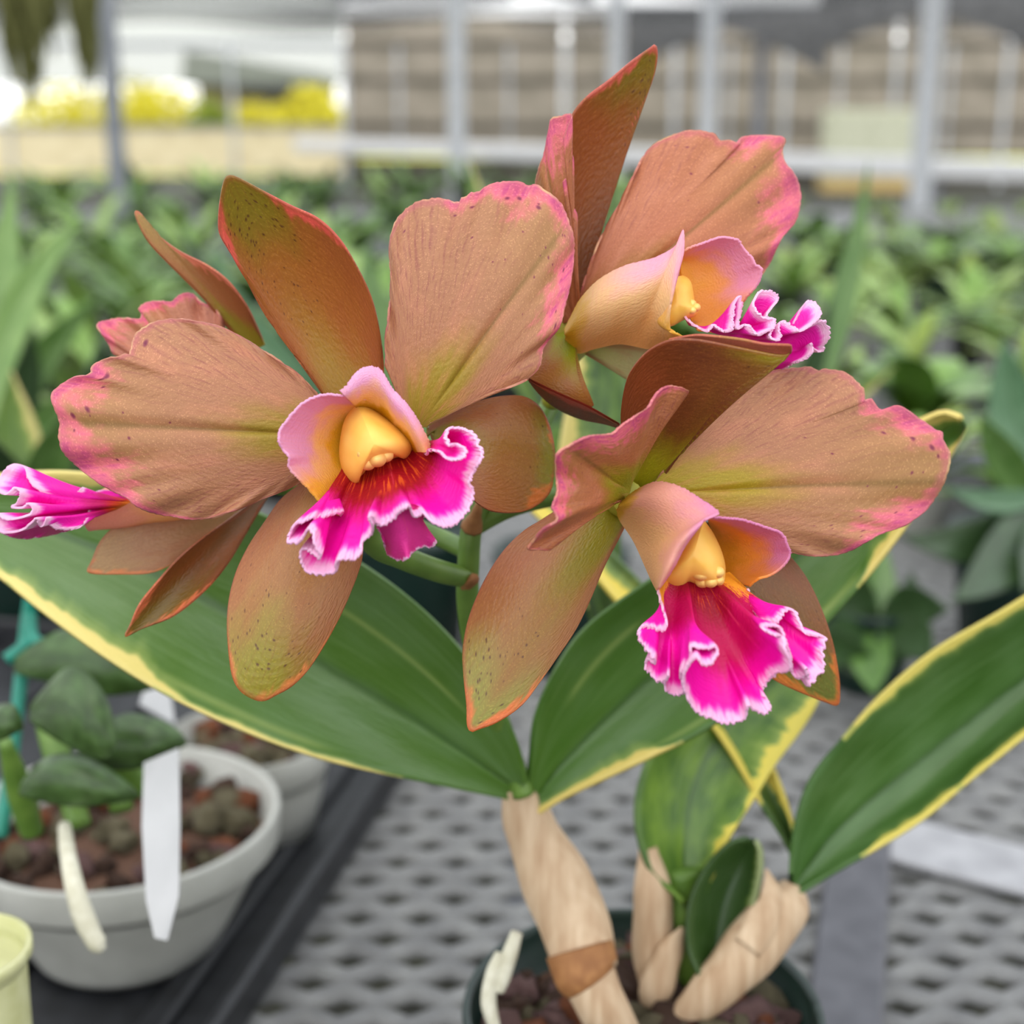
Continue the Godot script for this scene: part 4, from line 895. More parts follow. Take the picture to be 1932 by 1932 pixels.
func orchid_pot(root: Node3D, c: Vector3):
	var r := 0.0535
	var h := c.y - bench_y
	var pot := put(lathe([[0.0, 0.0], [r * 0.74, 0.0], [r * 0.76, 0.002], [r * 0.95, h - 0.013], [r * 0.99, h - 0.012], [r * 1.02, h - 0.002], [r * 1.01, h], [r * 0.975, h], [r * 0.965, h - 0.002], [r * 0.92, h - 0.018], [0.0, h - 0.018]], 72), "pot", M.pot_green, root)
	pot.position = Vector3(c.x, bench_y, c.z)
	var mix := put(lathe([[0.0, 0.0], [r * 0.88, 0.001], [r * 0.9, -0.004]], 40), "potting_mix", M.bark[1], root)
	mix.position = c - Vector3(0, 0.015, 0)
	var chunks := [lump(1, 0.5), lump(2, 0.5), lump(3, 0.6), lump(4, 0.5)]
	rng.seed = 21
	for i in 170:
		var a := rng.randf() * TAU
		var q := sqrt(rng.randf()) * r * 0.82
		var s := rng.randf_range(0.009, 0.019)
		var m: Material = M.bark[[0, 0, 0, 1, 1, 3, 2][i % 7]] if i % 19 else M.bark[2]
		var o := put(chunks[i % 4], "bark_chunk", m, mix)
		o.position = Vector3(cos(a) * q, rng.randf_range(0.001, 0.006), sin(a) * q)
		o.rotation = Vector3(rng.randf() * TAU, rng.randf() * TAU, rng.randf() * TAU)
		o.scale = Vector3(s, s * 0.65, s * 0.8)
	# pseudobulbs in papery sheaths
	put(tube(PackedVector3Array([at(978, 1478, 0.412), at(1000, 1560, 0.418), at(1052, 1670, 0.420), at(1085, 1745, 0.418), at(1108, 1835, 0.414)]), [0.0050, 0.0078, 0.0108, 0.0106, 0.0094], 20, 6, 0.85), "pseudobulb", M.husk, root)
	put(tube(PackedVector3Array([at(1094, 1790, 0.4150), at(1106, 1832, 0.4130), at(1116, 1850, 0.4125)]), [0.0104, 0.0100, 0.0086], 20, 5, 0.85), "sheath", M.husk_brown, root)
	put(tube(PackedVector3Array([at(1104, 1826, 0.413), at(1132, 1890, 0.412), at(1170, 1960, 0.416), at(1190, 2020, 0.424)]), [0.0086, 0.0076, 0.0068, 0.0050], 18, 6, 0.85), "pseudobulb", M.husk, root)
	put(tube(PackedVector3Array([at(1222, 1600, 0.432), at(1232, 1690, 0.432), at(1232, 1790, 0.436), at(1236, 1880, 0.440)]), [0.0030, 0.0062, 0.0068, 0.0040], 16, 6, 0.8), "pseudobulb", M.husk, root)
	put(tube(PackedVector3Array([at(1288, 1750, 0.430), at(1262, 1800, 0.430), at(1240, 1860, 0.432), at(1236, 1900, 0.438)]), [0.0010, 0.0046, 0.0058, 0.0040], 14, 6, 0.6), "sheath", M.husk, root)
	put(tube(PackedVector3Array([at(1290, 1640, 0.436), at(1296, 1740, 0.440), at(1310, 1850, 0.444)]), [0.0050, 0.0064, 0.0050], 14, 6, 0.8), "pseudobulb", M.stem, root)
	put(tube(PackedVector3Array([at(1498, 1670, 0.434), at(1478, 1712, 0.432), at(1418, 1788, 0.428), at(1362, 1850, 0.426), at(1300, 1912, 0.430), at(1262, 1942, 0.436)]), [0.0040, 0.0086, 0.0094, 0.0076, 0.0056, 0.0036], 18, 6, 0.8), "pseudobulb", M.husk, root)
	put(tube(PackedVector3Array([at(1446, 1640, 0.430), at(1456, 1690, 0.426), at(1440, 1740, 0.424), at(1410, 1790, 0.421)]), [0.0006, 0.0036, 0.0058, 0.0048], 12, 6, 0.5), "sheath", M.husk, root)
	for q in [[[945, 1800], [930, 1840], [922, 1890], [934, 1940]], [[975, 1760], [962, 1800], [950, 1840], [940, 1870]]]:
		var pts := PackedVector3Array()
		for p in q: pts.append(at(p[0], p[1], 0.414))
		put(tube(pts, [0.0018, 0.0024, 0.0024, 0.0018], 10), "root", M.root, root)
# ---------------------------------------------------------------- the bench
const bench_y := 0.80

func onz(x: float, y: float, z: float) -> Vector3:      # where the sight line meets the upright plane z
	var a := at(x, y, 1.0) - EYE
	return EYE + a * ((z - EYE.z) / a.z)

func expanded_metal(x0: float, x1: float, z0: float, z1: float, px := 0.0215, pz := 0.0165) -> ArrayMesh:
	var v := PackedVector3Array(); var idx := PackedInt32Array()
	var rows := int((z1 - z0) / pz)
	var cells := int((x1 - x0) / (px * 0.5))
	var up := Vector3(0, 0.0044, -0.0092) * 0.5          # half the strand's width, tilted as slit metal is
	var tk := Vector3(0, 0.0014, 0.0007) * 0.5
	for r in rows:
		var zc := z0 + r * pz
		for c in cells + 1:
			var sgn := 1.0 if (c + r) % 2 == 0 else -1.0
			var p := Vector3(x0 + c * px * 0.5, -0.003, zc + sgn * 0.0045)
			v.append_array([p - up + tk, p + up + tk, p + up - tk, p - up - tk])
			if c > 0:
				var a := v.size() - 8
				var b := v.size() - 4
				for k in 4:
					var n := (k + 1) % 4
					idx.append_array([a + k, a + n, b + k, a + n, b + n, b + k])
	var m := commit(v, PackedVector2Array(), idx)
	var st := SurfaceTool.new()
	st.create_from(m, 0)
	st.deindex()
	st.set_smooth_group(-1)
	st.generate_normals()
	return st.commit()

func bar(parent: Node, called: String, a: Vector3, b: Vector3, w: float, h: float, m: Material, bev := 0.002) -> MeshInstance3D:
	var o := put(box(Vector3(w, h, a.distance_to(b)), bev), called, m, parent)
	var dir := (b - a).normalized()
	var x := Vector3.UP.cross(dir)
	x = x.normalized() if x.length() > 0.01 else Vector3.RIGHT
	o.transform = Transform3D(Basis(x, dir.cross(x), dir), (a + b) * 0.5)
	return o

func build_near_bench():
	var b := thing("bench", "grey expanded metal bench top carrying the flowering orchid", "bench", Vector3(0, 0, 0))
	var top := put(expanded_metal(-1.1, 1.1, -1.42, -0.18, 0.029, 0.0168), "mesh_top", M.mesh, b)
	top.position.y = bench_y
	for z in [-1.43, -0.17]:
		bar(b, "frame_rail", Vector3(-1.15, bench_y - 0.02, z), Vector3(1.15, bench_y - 0.02, z), 0.03, 0.04, M.pipe)
	for x in [-1.0, 1.0]:
		for z in [-1.40, -0.2]:
			bar(b, "leg", Vector3(x, 0.0, z), Vector3(x, bench_y - 0.025, z), 0.04, 0.04, M.pipe)
	# dark cross members under and over the mesh
	var p0 := on(1590, 1960, bench_y); var p1 := on(1622, 1590, bench_y)
	bar(b, "frame_rail", p0 - (p1 - p0) * 0.3 + Vector3(0, 0.003, 0), p1 + (p1 - p0) * 0.6 + Vector3(0, 0.003, 0), 0.030, 0.010, M.steel_dark)
	var q0 := on(1640, 1580, bench_y); var q1 := on(1960, 1660, bench_y)
	bar(b, "seam_strip", q0 + Vector3(0, 0.0025, 0), q1 + (q1 - q0) * 2.2 + Vector3(0, 0.0025, 0), 0.045, 0.004, M.seam, 0.001)
	# black plastic tray on the left with its raised side
	var e0 := on(455, 1932, bench_y); var e1 := on(742, 1480, bench_y)
	var dir := (e1 - e0).normalized()
	var side := dir.cross(Vector3.UP).normalized()
	if side.x > 0.0: side = -side
	var tray := thing("plant_tray", "shallow black plastic tray under the white pots", "tray", e0)
	var s0 := e0 - dir * 0.25; var s1 := e1 + dir * 0.15
	bar(tray, "tray_wall", s0 - e0 + Vector3(0, 0.010, 0), s1 - e0 + Vector3(0, 0.010, 0), 0.006, 0.020, M.black)
	bar(tray, "tray_wall", s0 - e0 + side * 0.38 + Vector3(0, 0.010, 0), s1 - e0 + side * 0.38 + Vector3(0, 0.010, 0), 0.006, 0.020, M.black)
	bar(tray, "tray_wall", s1 - e0 + Vector3(0, 0.010, 0), s1 - e0 + side * 0.38 + Vector3(0, 0.010, 0), 0.006, 0.020, M.black)
	bar(tray, "tray_wall", s0 - e0 + Vector3(0, 0.010, 0), s0 - e0 + side * 0.38 + Vector3(0, 0.010, 0), 0.006, 0.020, M.black)
	bar(tray, "tray_floor", s0 - e0 + side * 0.19 + Vector3(0, 0.002, 0), s1 - e0 + side * 0.19 + Vector3(0, 0.002, 0), 0.38, 0.004, M.black, 0.0)
	for k in 5:
		bar(tray, "tray_rib", s0 - e0 + side * (0.03 + 0.075 * k) + Vector3(0, 0.006, 0), s1 - e0 + side * (0.03 + 0.075 * k) + Vector3(0, 0.006, 0), 0.012, 0.006, M.black)

func build_white_pot():
	var c := at(225, 1530, 0.60)
	var r := 0.066
	var y0 := bench_y + 0.006
	var h := c.y - y0
	var p := thing("white_pot", "round white plastic pot with a white label stake and drooping root", "plant pot", Vector3(c.x, y0, c.z))
	put(lathe([[0.0, 0.0], [r * 0.60, 0.0], [r * 0.62, 0.003], [r * 0.95, h - 0.016], [r * 1.01, h - 0.015], [r * 1.03, h - 0.001], [r * 1.0, h], [r * 0.97, h - 0.001], [r * 0.93, h - 0.02], [0.0, h - 0.02]], 60), "shell", M.white_plastic, p)
	var mix := put(lathe([[0.0, 0.004], [r * 0.6, 0.002], [r * 0.93, -0.004]], 40), "potting_mix", M.bark[1], p)
	mix.position.y = h - 0.014
	var chunks := [lump(5, 0.5), lump(6, 0.5), lump(7, 0.6)]
	for i in 90:
		var a := rng.randf() * TAU
		var q := sqrt(rng.randf()) * r * 0.86
		var s := rng.randf_range(0.008, 0.017)
		var o := put(chunks[i % 3], "bark_chunk", M.bark[[1, 3, 1, 0, 2, 3][i % 6]], mix)
		o.position = Vector3(cos(a) * q, rng.randf_range(0.001, 0.007), sin(a) * q)
		o.rotation = Vector3(rng.randf() * TAU, rng.randf() * TAU, rng.randf() * TAU)
		o.scale = Vector3(s, s * 0.65, s * 0.8)
	# the white root hanging over the rim
	var pts := PackedVector3Array()
	for q in [[122, 1560, 0.47], [128, 1610, 0.448], [140, 1670, 0.437], [158, 1730, 0.434], [182, 1778, 0.433], [196, 1792, 0.433]]:
		pts.append(at(q[0], q[1], q[2]) - p.position)
	put(tube(pts, [0.0022, 0.0026, 0.0030, 0.0034, 0.0030, 0.0012], 12), "root", M.root, p)
	# broad leaves and thick canes of the plant in it
	var lf := leaf_skin({"seed": 9, "g1": Color(0.27, 0.38, 0.18), "g2": Color(0.16, 0.25, 0.07)})
	for q in [
		[[60, 1330, 470], [130, 1260, 462], [190, 1300, 455], [218, 1390, 452], [205, 1425, 452], [60, 1345, 470], [120, 1330, 458], [160, 1360, 450], [195, 1400, 450], [208, 1426, 452], [58, 1360, 470], [100, 1390, 462], [150, 1415, 456], [190, 1430, 453], [206, 1428, 452]],
		[[30, 1240, 520], [120, 1190, 520], [220, 1200, 515], [290, 1260, 512], [300, 1290, 512], [30, 1255, 520], [120, 1240, 512], [210, 1255, 508], [270, 1280, 510], [301, 1292, 512], [30, 1270, 520], [110, 1290, 515], [190, 1310, 512], [260, 1305, 512], [300, 1295, 512]],
		[[150, 1400, 480], [230, 1350, 480], [300, 1360, 478], [335, 1380, 478], [350, 1400, 478], [150, 1415, 480], [220, 1400, 474], [290, 1400, 472], [330, 1398, 475], [350, 1402, 478], [150, 1430, 480], [210, 1450, 478], [270, 1445, 476], [320, 1420, 477], [350, 1404, 478]],
		[[40, 1480, 470], [90, 1430, 470], [160, 1430, 466], [230, 1470, 462], [260, 1500, 462], [40, 1490, 470], [90, 1465, 462], [150, 1470, 458], [220, 1490, 458], [261, 1502, 462], [40, 1500, 470], [80, 1510, 466], [140, 1520, 462], [200, 1515, 461], [260, 1504, 462]],
		[[-40, 1390, 450], [-10, 1340, 450], [20, 1330, 450], [34, 1350, 450], [40, 1370, 450], [-40, 1400, 450], [-10, 1365, 445], [15, 1360, 444], [30, 1366, 446], [41, 1372, 450], [-40, 1420, 450], [-10, 1400, 447], [12, 1390, 446], [28, 1380, 447], [40, 1374, 450]]]:
		var l := []; var m_ := []; var e := []
		for k in 5: l.append_array(q[k])
		for k in range(5, 10): m_.append_array(q[k])
		for k in range(10, 15): e.append_array(q[k])
		var o := put(blade(l, m_, e, 30, 11, 1.4, 0.4), "leaf", lf, p)
		o.position = -p.position
	for q in [[[150, 1560, 0.49], [110, 1430, 0.50], [70, 1330, 0.505]], [[230, 1530, 0.50], [200, 1400, 0.51], [120, 1240, 0.525]], [[60, 1570, 0.50], [40, 1500, 0.49], [10, 1400, 0.475]], [[290, 1500, 0.505], [240, 1440, 0.50], [180, 1410, 0.49]]]:
		var w := PackedVector3Array()
		for k in q: w.append(at(k[0], k[1], k[2]) - p.position)
		put(tube(w, [0.0042, 0.0048, 0.0024], 10), "cane", M.stem, p)
	# label stake
	var stake := thing("label_stake", "blank white plastic label stake in the white pot", "plant label", Vector3(at(300, 1600, 0.44).x, c.y - 0.03, at(300, 1600, 0.44).z))
	var g := put(sheet(PackedVector3Array([at(272, 1440, 0.462), at(338, 1412, 0.462), at(268, 1560, 0.447), at(340, 1560, 0.447), at(276, 1700, 0.432), at(338, 1690, 0.432), at(292, 1770, 0.427), at(316, 1775, 0.427)]), PackedVector2Array([Vector2(0, 0), Vector2(1, 0), Vector2(0, 0.3), Vector2(1, 0.3), Vector2(0, 0.7), Vector2(1, 0.7), Vector2(0, 1), Vector2(1, 1)]), 4, 2, 0.0008), "stake_blade", M.label_white, stake)
	g.position = -stake.position
	# teal support stake with its forked clip
	var ts := thing("support_stake", "teal plastic support stake with a forked clip beside dark leaves", "stake", at(20, 1560, 0.50))
	for q in [[[60, 1120, 0.53], [48, 1200, 0.53], [24, 1420, 0.515], [0, 1580, 0.50]], [[56, 1160, 0.528], [62, 1205, 0.525], [100, 1222, 0.522], [148, 1240, 0.520]], [[62, 1205, 0.525], [36, 1228, 0.524], [12, 1246, 0.522]]]:
		var w := PackedVector3Array()
		for k in q: w.append(at(k[0], k[1], k[2]) - ts.position)
		put(tube(w, [0.0026, 0.0026, 0.0024, 0.0028] if q.size() == 4 else [0.0024, 0.0026, 0.0026], 10), "stake_rod" if q[0][1] == 1120 else "clip_arm", M.teal, ts)
	# pale tag lying between the pots, bark-filled pot behind, and the corner pot
	var c2 := at(472, 1385, 0.70)
	var r2 := 0.040
	var w2 := thing("white_pot", "white plastic pot of pale bark chips half hidden behind the broad leaf", "plant pot", Vector3(c2.x, y0, c2.z))
	var h2 := c2.y - y0
	put(lathe([[0.0, 0.0], [r2 * 0.76, 0.0], [r2 * 0.96, h2 - 0.012], [r2 * 1.02, h2 - 0.010], [r2 * 1.03, h2], [r2 * 0.97, h2], [r2 * 0.93, h2 - 0.02], [0.0, h2 - 0.02]], 48), "shell", M.white_plastic, w2)
	for i in 60:
		var a := rng.randf() * TAU
		var q := sqrt(rng.randf()) * r2 * 0.84
		var s := rng.randf_range(0.008, 0.017)
		var o := put(chunks[i % 3], "bark_chunk", M.bark[[3, 1, 3, 0, 2, 3][i % 6]], w2)
		o.position = Vector3(cos(a) * q, h2 - 0.012 + rng.randf_range(0.0, 0.007), sin(a) * q)
		o.rotation = Vector3(rng.randf() * TAU, rng.randf() * TAU, rng.randf() * TAU)
		o.scale = Vector3(s, s * 0.6, s * 0.8)
	var tagm := sheet(PackedVector3Array([at(262, 1330, 0.575), at(330, 1368, 0.575), at(275, 1290, 0.585), at(322, 1310, 0.585)]), PackedVector2Array([Vector2(0, 0), Vector2(1, 0), Vector2(0, 1), Vector2(1, 1)]), 2, 2, 0.001)
	var tg := thing("plant_tag", "bent white plastic tag behind the dark leaves", "plant label", at(290, 1330, 0.58))
	put(tagm, "tag_blade", M.label_white, tg).position = -tg.position
	var c3 := at(-75, 1790, 0.40)
	var w3 := thing("cream_pot", "cream plastic pot with a greenish rim at the tray's end", "plant pot", Vector3(c3.x, bench_y + 0.006, c3.z))
	var h3 := c3.y - bench_y - 0.006
	put(lathe([[0.0, 0.0], [0.015, 0.0], [0.0175, h3 - 0.004], [0.0195, h3 - 0.003], [0.0195, h3], [0.018, h3], [0.017, h3 - 0.012], [0.0, h3 - 0.012]], 40), "shell", M.cream_plastic, w3)

# ---------------------------------------------------------------- plants on the benches behind
func leaf_mesh(length: float, width: float, bend: float, tip := 0.35, keel := 0.25) -> ArrayMesh:
	var P := PackedVector3Array(); var U := PackedVector2Array()
	var n := 12
	var x := 0.0; var y := 0.0
	for i in n:
		var v := i / float(n - 1)
		var th := 0.12 + bend * v * v
		if i > 0:
			x += sin(th) * length / (n - 1)
			y += cos(th) * length / (n - 1)
		var w := width * 0.5 * clampf(pow(sin(PI * pow(clampf(v * 0.93 + 0.07, 0.0, 1.0), 0.5 + tip)), 0.75), 0.02, 1.0)
		for j in 5:
			var u := j / 4.0 * 2.0 - 1.0
			var lift := absf(u) * w * keel
			P.append(Vector3(x - cos(th) * lift, y + sin(th) * lift, u * w))
			U.append(Vector2(j / 4.0, v))
	return sheet(P, U, n, 5, 0.0012)

func plant_proto(called: String, label: String, group: String, meshes: Array, mats: Array, n: int, spread: float, pot_r: float, sd: int, pot_mat: Material) -> Node3D:
	rng.seed = sd
	var o := Node3D.new()
	o.name = called
	o.set_meta("base_name", called)
	tag(o, label, "plant", group)
	var h := pot_r * 1.7
	put(lathe([[0.0, 0.0], [pot_r * 0.74, 0.0], [pot_r * 0.95, h * 0.9], [pot_r * 1.02, h * 0.91], [pot_r * 1.02, h], [pot_r * 0.94, h], [pot_r * 0.9, h * 0.88], [0.0, h * 0.88]], 20), "pot", pot_mat, o)
	for i in n:
		var l := put(meshes[i % meshes.size()], "leaf", mats[rng.randi() % mats.size()], o)
		var a := TAU * i / n * 1.62 + rng.randf_range(-0.4, 0.4)
		l.position = Vector3(cos(a), 0, -sin(a)) * pot_r * 0.35 * rng.randf() + Vector3(0, h * 0.8 + rng.randf_range(0.0, 0.02), 0)
		l.rotation = Vector3(0, a, -spread * rng.randf_range(0.3, 1.2))
		l.scale = Vector3.ONE * rng.randf_range(0.75, 1.15)
	return o

func build_background_plants():
	var greens := []
	for c in [[0.50, 0.63, 0.28, 0.38, 0.53, 0.18], [0.40, 0.53, 0.24, 0.29, 0.43, 0.14], [0.60, 0.70, 0.40, 0.48, 0.60, 0.28], [0.32, 0.44, 0.12, 0.23, 0.35, 0.07], [0.54, 0.60, 0.22, 0.42, 0.52, 0.12]]:
		greens.append(noise_mat(Color(c[0], c[1], c[2]), Color(c[3], c[4], c[5]), 0.01, 8.0, 0.36))
		greens[-1].backlight_enabled = true
		greens[-1].backlight = Color(0.4, 0.4, 0.3)
	M.greens = greens
	var strap := [leaf_mesh(0.24, 0.034, 1.1), leaf_mesh(0.20, 0.040, 0.8), leaf_mesh(0.27, 0.030, 1.5)]
	var oval := [leaf_mesh(0.13, 0.058, 1.0, 0.3, 0.15), leaf_mesh(0.16, 0.050, 1.3, 0.3, 0.15)]
	var little := [leaf_mesh(0.10, 0.024, 1.2), leaf_mesh(0.12, 0.028, 0.9)]
	var protos := [
		plant_proto("strappy_orchid", "potted orchid with long strappy green leaves on a bench behind", "strappy orchids on the benches behind", strap, [greens[0], greens[1], greens[2]], 11, 0.75, 0.05, 31, M.pot_black),
		plant_proto("leafy_orchid", "potted orchid with short oval green leaves on a bench behind", "oval leaved orchids on the benches behind", oval, [greens[0], greens[1], greens[3]], 12, 0.9, 0.045, 32, M.pot_green),
		plant_proto("young_orchid", "small orchid seedling with bright narrow leaves on a bench behind", "orchid seedlings on the benches behind", little, [greens[0], greens[2], greens[4]], 9, 0.8, 0.032, 33, M.white_plastic),
		plant_proto("dark_orchid", "potted orchid with dense dark green leaves on a bench behind", "dark leaved orchids on the benches behind", strap + oval, [greens[1], greens[3]], 14, 0.7, 0.05, 34, M.pot_black)]
	rng.seed = 77
	# second bench
	for r in 11:
		var z := -1.70 - r * 0.178
		var half := -z * 0.364 * 1.12
		var x := -half
		while x < half:
			var k: int
			var tall := 1.0
			if x < -0.12 * -z * 0.5:
				k = [0, 3, 1, 0, 3][rng.randi() % 5]; tall = rng.randf_range(0.7, 0.92)
			elif x < 0.1 * -z:
				k = [3, 1, 0][rng.randi() % 3]; tall = rng.randf_range(0.6, 0.85)
			else:
				k = [2, 1, 1, 2, 0][rng.randi() % 5]; tall = rng.randf_range(0.6, 0.7) if k == 0 else rng.randf_range(0.85, 1.1)
			place(protos[k], Vector3(x + rng.randf_range(-0.03, 0.03), bench2_y, z + rng.randf_range(-0.04, 0.04)), tall)
			x += [0.16, 0.12, 0.095, 0.16][k] + rng.randf_range(0.0, 0.03)
	# third bench: only on the left half, taller plants
	for r in 5:
		var z := -4.5 - r * 0.36
		var x := z * 0.364 * 1.08
		while x < 0.30 * -z * 0.3:
			var k: int = [0, 3, 3, 1][rng.randi() % 4]
			place(protos[k], Vector3(x, bench2_y, z + rng.randf_range(-0.08, 0.08)), rng.randf_range(0.8, 0.95), "farther mesh bench")
			x += 0.31 + rng.randf_range(0.0, 0.1)
	# back edge of the near bench
	for q in [[0.30, -1.30, 2], [0.40, -1.36, 1], [0.50, -1.28, 1], [0.60, -1.36, 2], [0.46, -1.14, 1], [0.36, -1.20, 2], [0.56, -1.18, 2], [-0.22, -1.33, 3], [-0.40, -1.34, 0], [0.25, -1.36, 1], [0.68, -1.30, 1], [0.64, -1.16, 2], [0.42, -1.04, 2], [0.52, -1.02, 1], [0.50, -1.38, 2], [0.70, -1.40, 2]]:
		place(protos[q[2]], Vector3(q[0], bench_y, q[1]), 0.85, "near bench")
	# far right seedlings
	for r in 4:
		var z := -4.5 - r * 0.4
		var x := 0.5 + r * 0.1
		while x < -z * 0.364 * 1.05:
			place(protos[2], Vector3(x, bench2_y, z), rng.randf_range(0.6, 0.8), "farther mesh bench")
			x += 0.26 + rng.randf_range(0.0, 0.1)
	for p in protos: p.free()
	near_plants()

var stood := []

func place(p: Node3D, where: Vector3, s: float, spot := "long mesh bench"):
	var reach: float = {"strappy_orchid": 0.17, "dark_orchid": 0.17, "leafy_orchid": 0.115, "young_orchid": 0.09}[String(p.get_meta("base_name"))] * s
	for q in stood:
		if Vector2(q.x - where.x, q.y - where.z).length() < 0.56 * (q.z + reach): return
	stood.append(Vector3(where.x, where.z, reach))
	var c := p.duplicate()
	c.name = numbered(String(p.get_meta("base_name")))
	add_child(c)
	c.position = where
	c.rotation.y = rng.randf() * TAU
	c.scale = Vector3.ONE * s
	c.set_meta("label", String(p.get_meta("label")).replace("a bench behind", "the " + spot))
	c.set_meta("group", String(p.get_meta("group")).replace("the benches behind", "the " + spot))

# single plants nearer by, whose leaves show in the picture
func near_plants():
	var pale := leaf_skin({"seed": 12, "g1": Color(0.52, 0.64, 0.36), "g2": Color(0.42, 0.56, 0.28)})
	var mid := leaf_skin({"seed": 13, "g1": Color(0.36, 0.48, 0.24), "g2": Color(0.26, 0.40, 0.14)})
	var dark := leaf_skin({"seed": 14, "g1": Color(0.20, 0.30, 0.16), "g2": Color(0.14, 0.22, 0.09)})
	var bluish := leaf_skin({"seed": 15, "g1": Color(0.36, 0.50, 0.36), "g2": Color(0.30, 0.44, 0.30)})
	var streaked := leaf_skin({"seed": 16, "g1": Color(0.40, 0.50, 0.22), "g2": Color(0.34, 0.46, 0.18), "margins": [[1, 0.6, 0.5, 0.2]], "cream": Color(0.82, 0.76, 0.48)})
	# spec: base, tip, depth of base and tip in mm, half width in px, sideways bow in px, skin
	standing_plant("bright green plant with broad upright leaves beside the grey pipe post", [-60, 900], 1.15, 0.045, [
		[-40, 840, 22, 330, 1150, 1130, 40, 6, pale], [-20, 800, 158, 405, 1150, 1120, 34, -40, pale], [-60, 820, -40, 420, 1150, 1150, 34, 20, mid], [0, 860, 190, 560, 1150, 1080, 34, -30, mid], [-20, 880, 60, 620, 1150, 1060, 36, 20, dark], [0, 900, 235, 720, 1150, 1050, 30, -30, mid]])
	standing_plant("green plant with one long leaf leaning over the seedlings", [1450, 1000], 1.0, 0.045, [
		[1470, 900, 1640, 305, 1000, 1020, 27, 24, mid], [1450, 900, 1570, 560, 1000, 960, 24, 10, dark], [1440, 900, 1400, 620, 1000, 1020, 24, -10, mid], [1480, 920, 1690, 690, 1000, 960, 26, -24, streaked]])
	standing_plant("blue green plant with wide drooping leaves past the curled leaf tip", [1935, 1010], 0.95, 0.05, [
		[1960, 930, 1895, 640, 950, 930, 52, -12, bluish], [1980, 930, 1782, 918, 950, 870, 22, -22, bluish], [1960, 950, 1850, 780, 950, 900, 36, -10, mid], [1950, 940, 1795, 1135, 950, 830, 52, -30, dark], [1930, 960, 1700, 1010, 950, 850, 40, -40, dark], [1970, 960, 1930, 1120, 950, 850, 36, -10, dark]])
	standing_plant("dark leaved plant in a dark pot among shed bark chips", [1640, 1150], 0.90, 0.032, [
		[1650, 1180, 1590, 1040, 880, 860, 44, -20, dark], [1650, 1180, 1560, 1270, 880, 820, 44, 20, dark], [1660, 1180, 1760, 1250, 880, 820, 44, -20, dark], [1655, 1180, 1650, 1310, 880, 810, 40, 10, mid], [1660, 1180, 1790, 1150, 880, 830, 44, -20, dark], [1660, 1260, 1720, 1080, 860, 880, 46, 20, dark], [1650, 1260, 1660, 1000, 860, 910, 40, 0, mid], [1660, 1270, 1560, 1180, 860, 830, 32, -14, dark]])
	standing_plant("plant with pale broad leaves between the big leaf and the benches", [760, 900], 0.95, 0.05, [
		[760, 860, 690, 455, 950, 960, 40, -10, mid], [770, 860, 560, 560, 950, 930, 38, -30, bluish], [750, 860, 330, 420, 950, 960, 34, -40, dark], [740, 860, 400, 470, 950, 930, 36, -50, bluish], [780, 860, 890, 640, 950, 960, 36, 20, mid], [760, 860, 620, 620, 950, 900, 36, -30, dark], [770, 860, 800, 560, 950, 980, 30, 0, mid]])
	standing_plant("plant with a cream striped leaf tip peeping above the petals", [1060, 900], 0.92, 0.045, [
		[1040, 800, 886, 306, 900, 880, 46, -20, streaked], [1060, 800, 1160, 560, 900, 870, 30, 10, mid], [1050, 820, 1000, 520, 900, 880, 30, 0, dark]])
	standing_plant("olive plant with yellowing leaves low beside the far bloom", [60, 1000], 1.0, 0.05, [
		[70, 960, 20, 700, 850, 840, 44, -12, streaked], [80, 960, 190, 640, 850, 820, 40, 20, dark], [60, 960, 120, 780, 850, 800, 42, 6, mid], [50, 970, -20, 820, 850, 800, 46, -16, dark], [90, 970, 260, 800, 850, 800, 36, 24, mid]])
	var moss := [[30, -60, 250, 1.9, 42], [152, -60, 240, 2.1, 24], [80, -60, 120, 2.0, 30]]
	for q in moss:
		var top := at(q[0], q[1], q[3])
		var o := thing("hanging_moss", "hanging tuft of olive grey moss strands beside the grey pipe post", "moss", top, 0.0, "moss tufts hung from the roof wires")
		bar(o, "hanging_wire", Vector3(0, 0.7, 0), Vector3(0, -0.02, 0), 0.002, 0.002, M.pipe, 0.0)
		var st := SurfaceTool.new()
		st.begin(Mesh.PRIMITIVE_TRIANGLES)
		for i in 70:
			var a := rng.randf() * TAU
			var w: float = sqrt(rng.randf()) * q[4] / F * q[3]
			var l: float = (q[2] - q[1]) / F * q[3] * rng.randf_range(0.5, 1.02) * (1.0 - 0.35 * w / (q[4] / F * q[3]))
			var b := Vector3(cos(a) * w, 0, sin(a) * w)
			var j := func(k: float): return b * (1.0 - 0.3 * k) + Vector3(rng.randf_range(-0.008, 0.008), -l * k, rng.randf_range(-0.008, 0.008))
			st.append_from(tube(PackedVector3Array([b * 0.3, j.call(0.3), j.call(0.65), j.call(1.0)]), [0.0016, 0.0026, 0.0026, 0.0008], 5, 3), 0, Transform3D())
		var s := put(st.commit(), "strands", M.moss, o)
		s.set_meta("kind", "stuff")

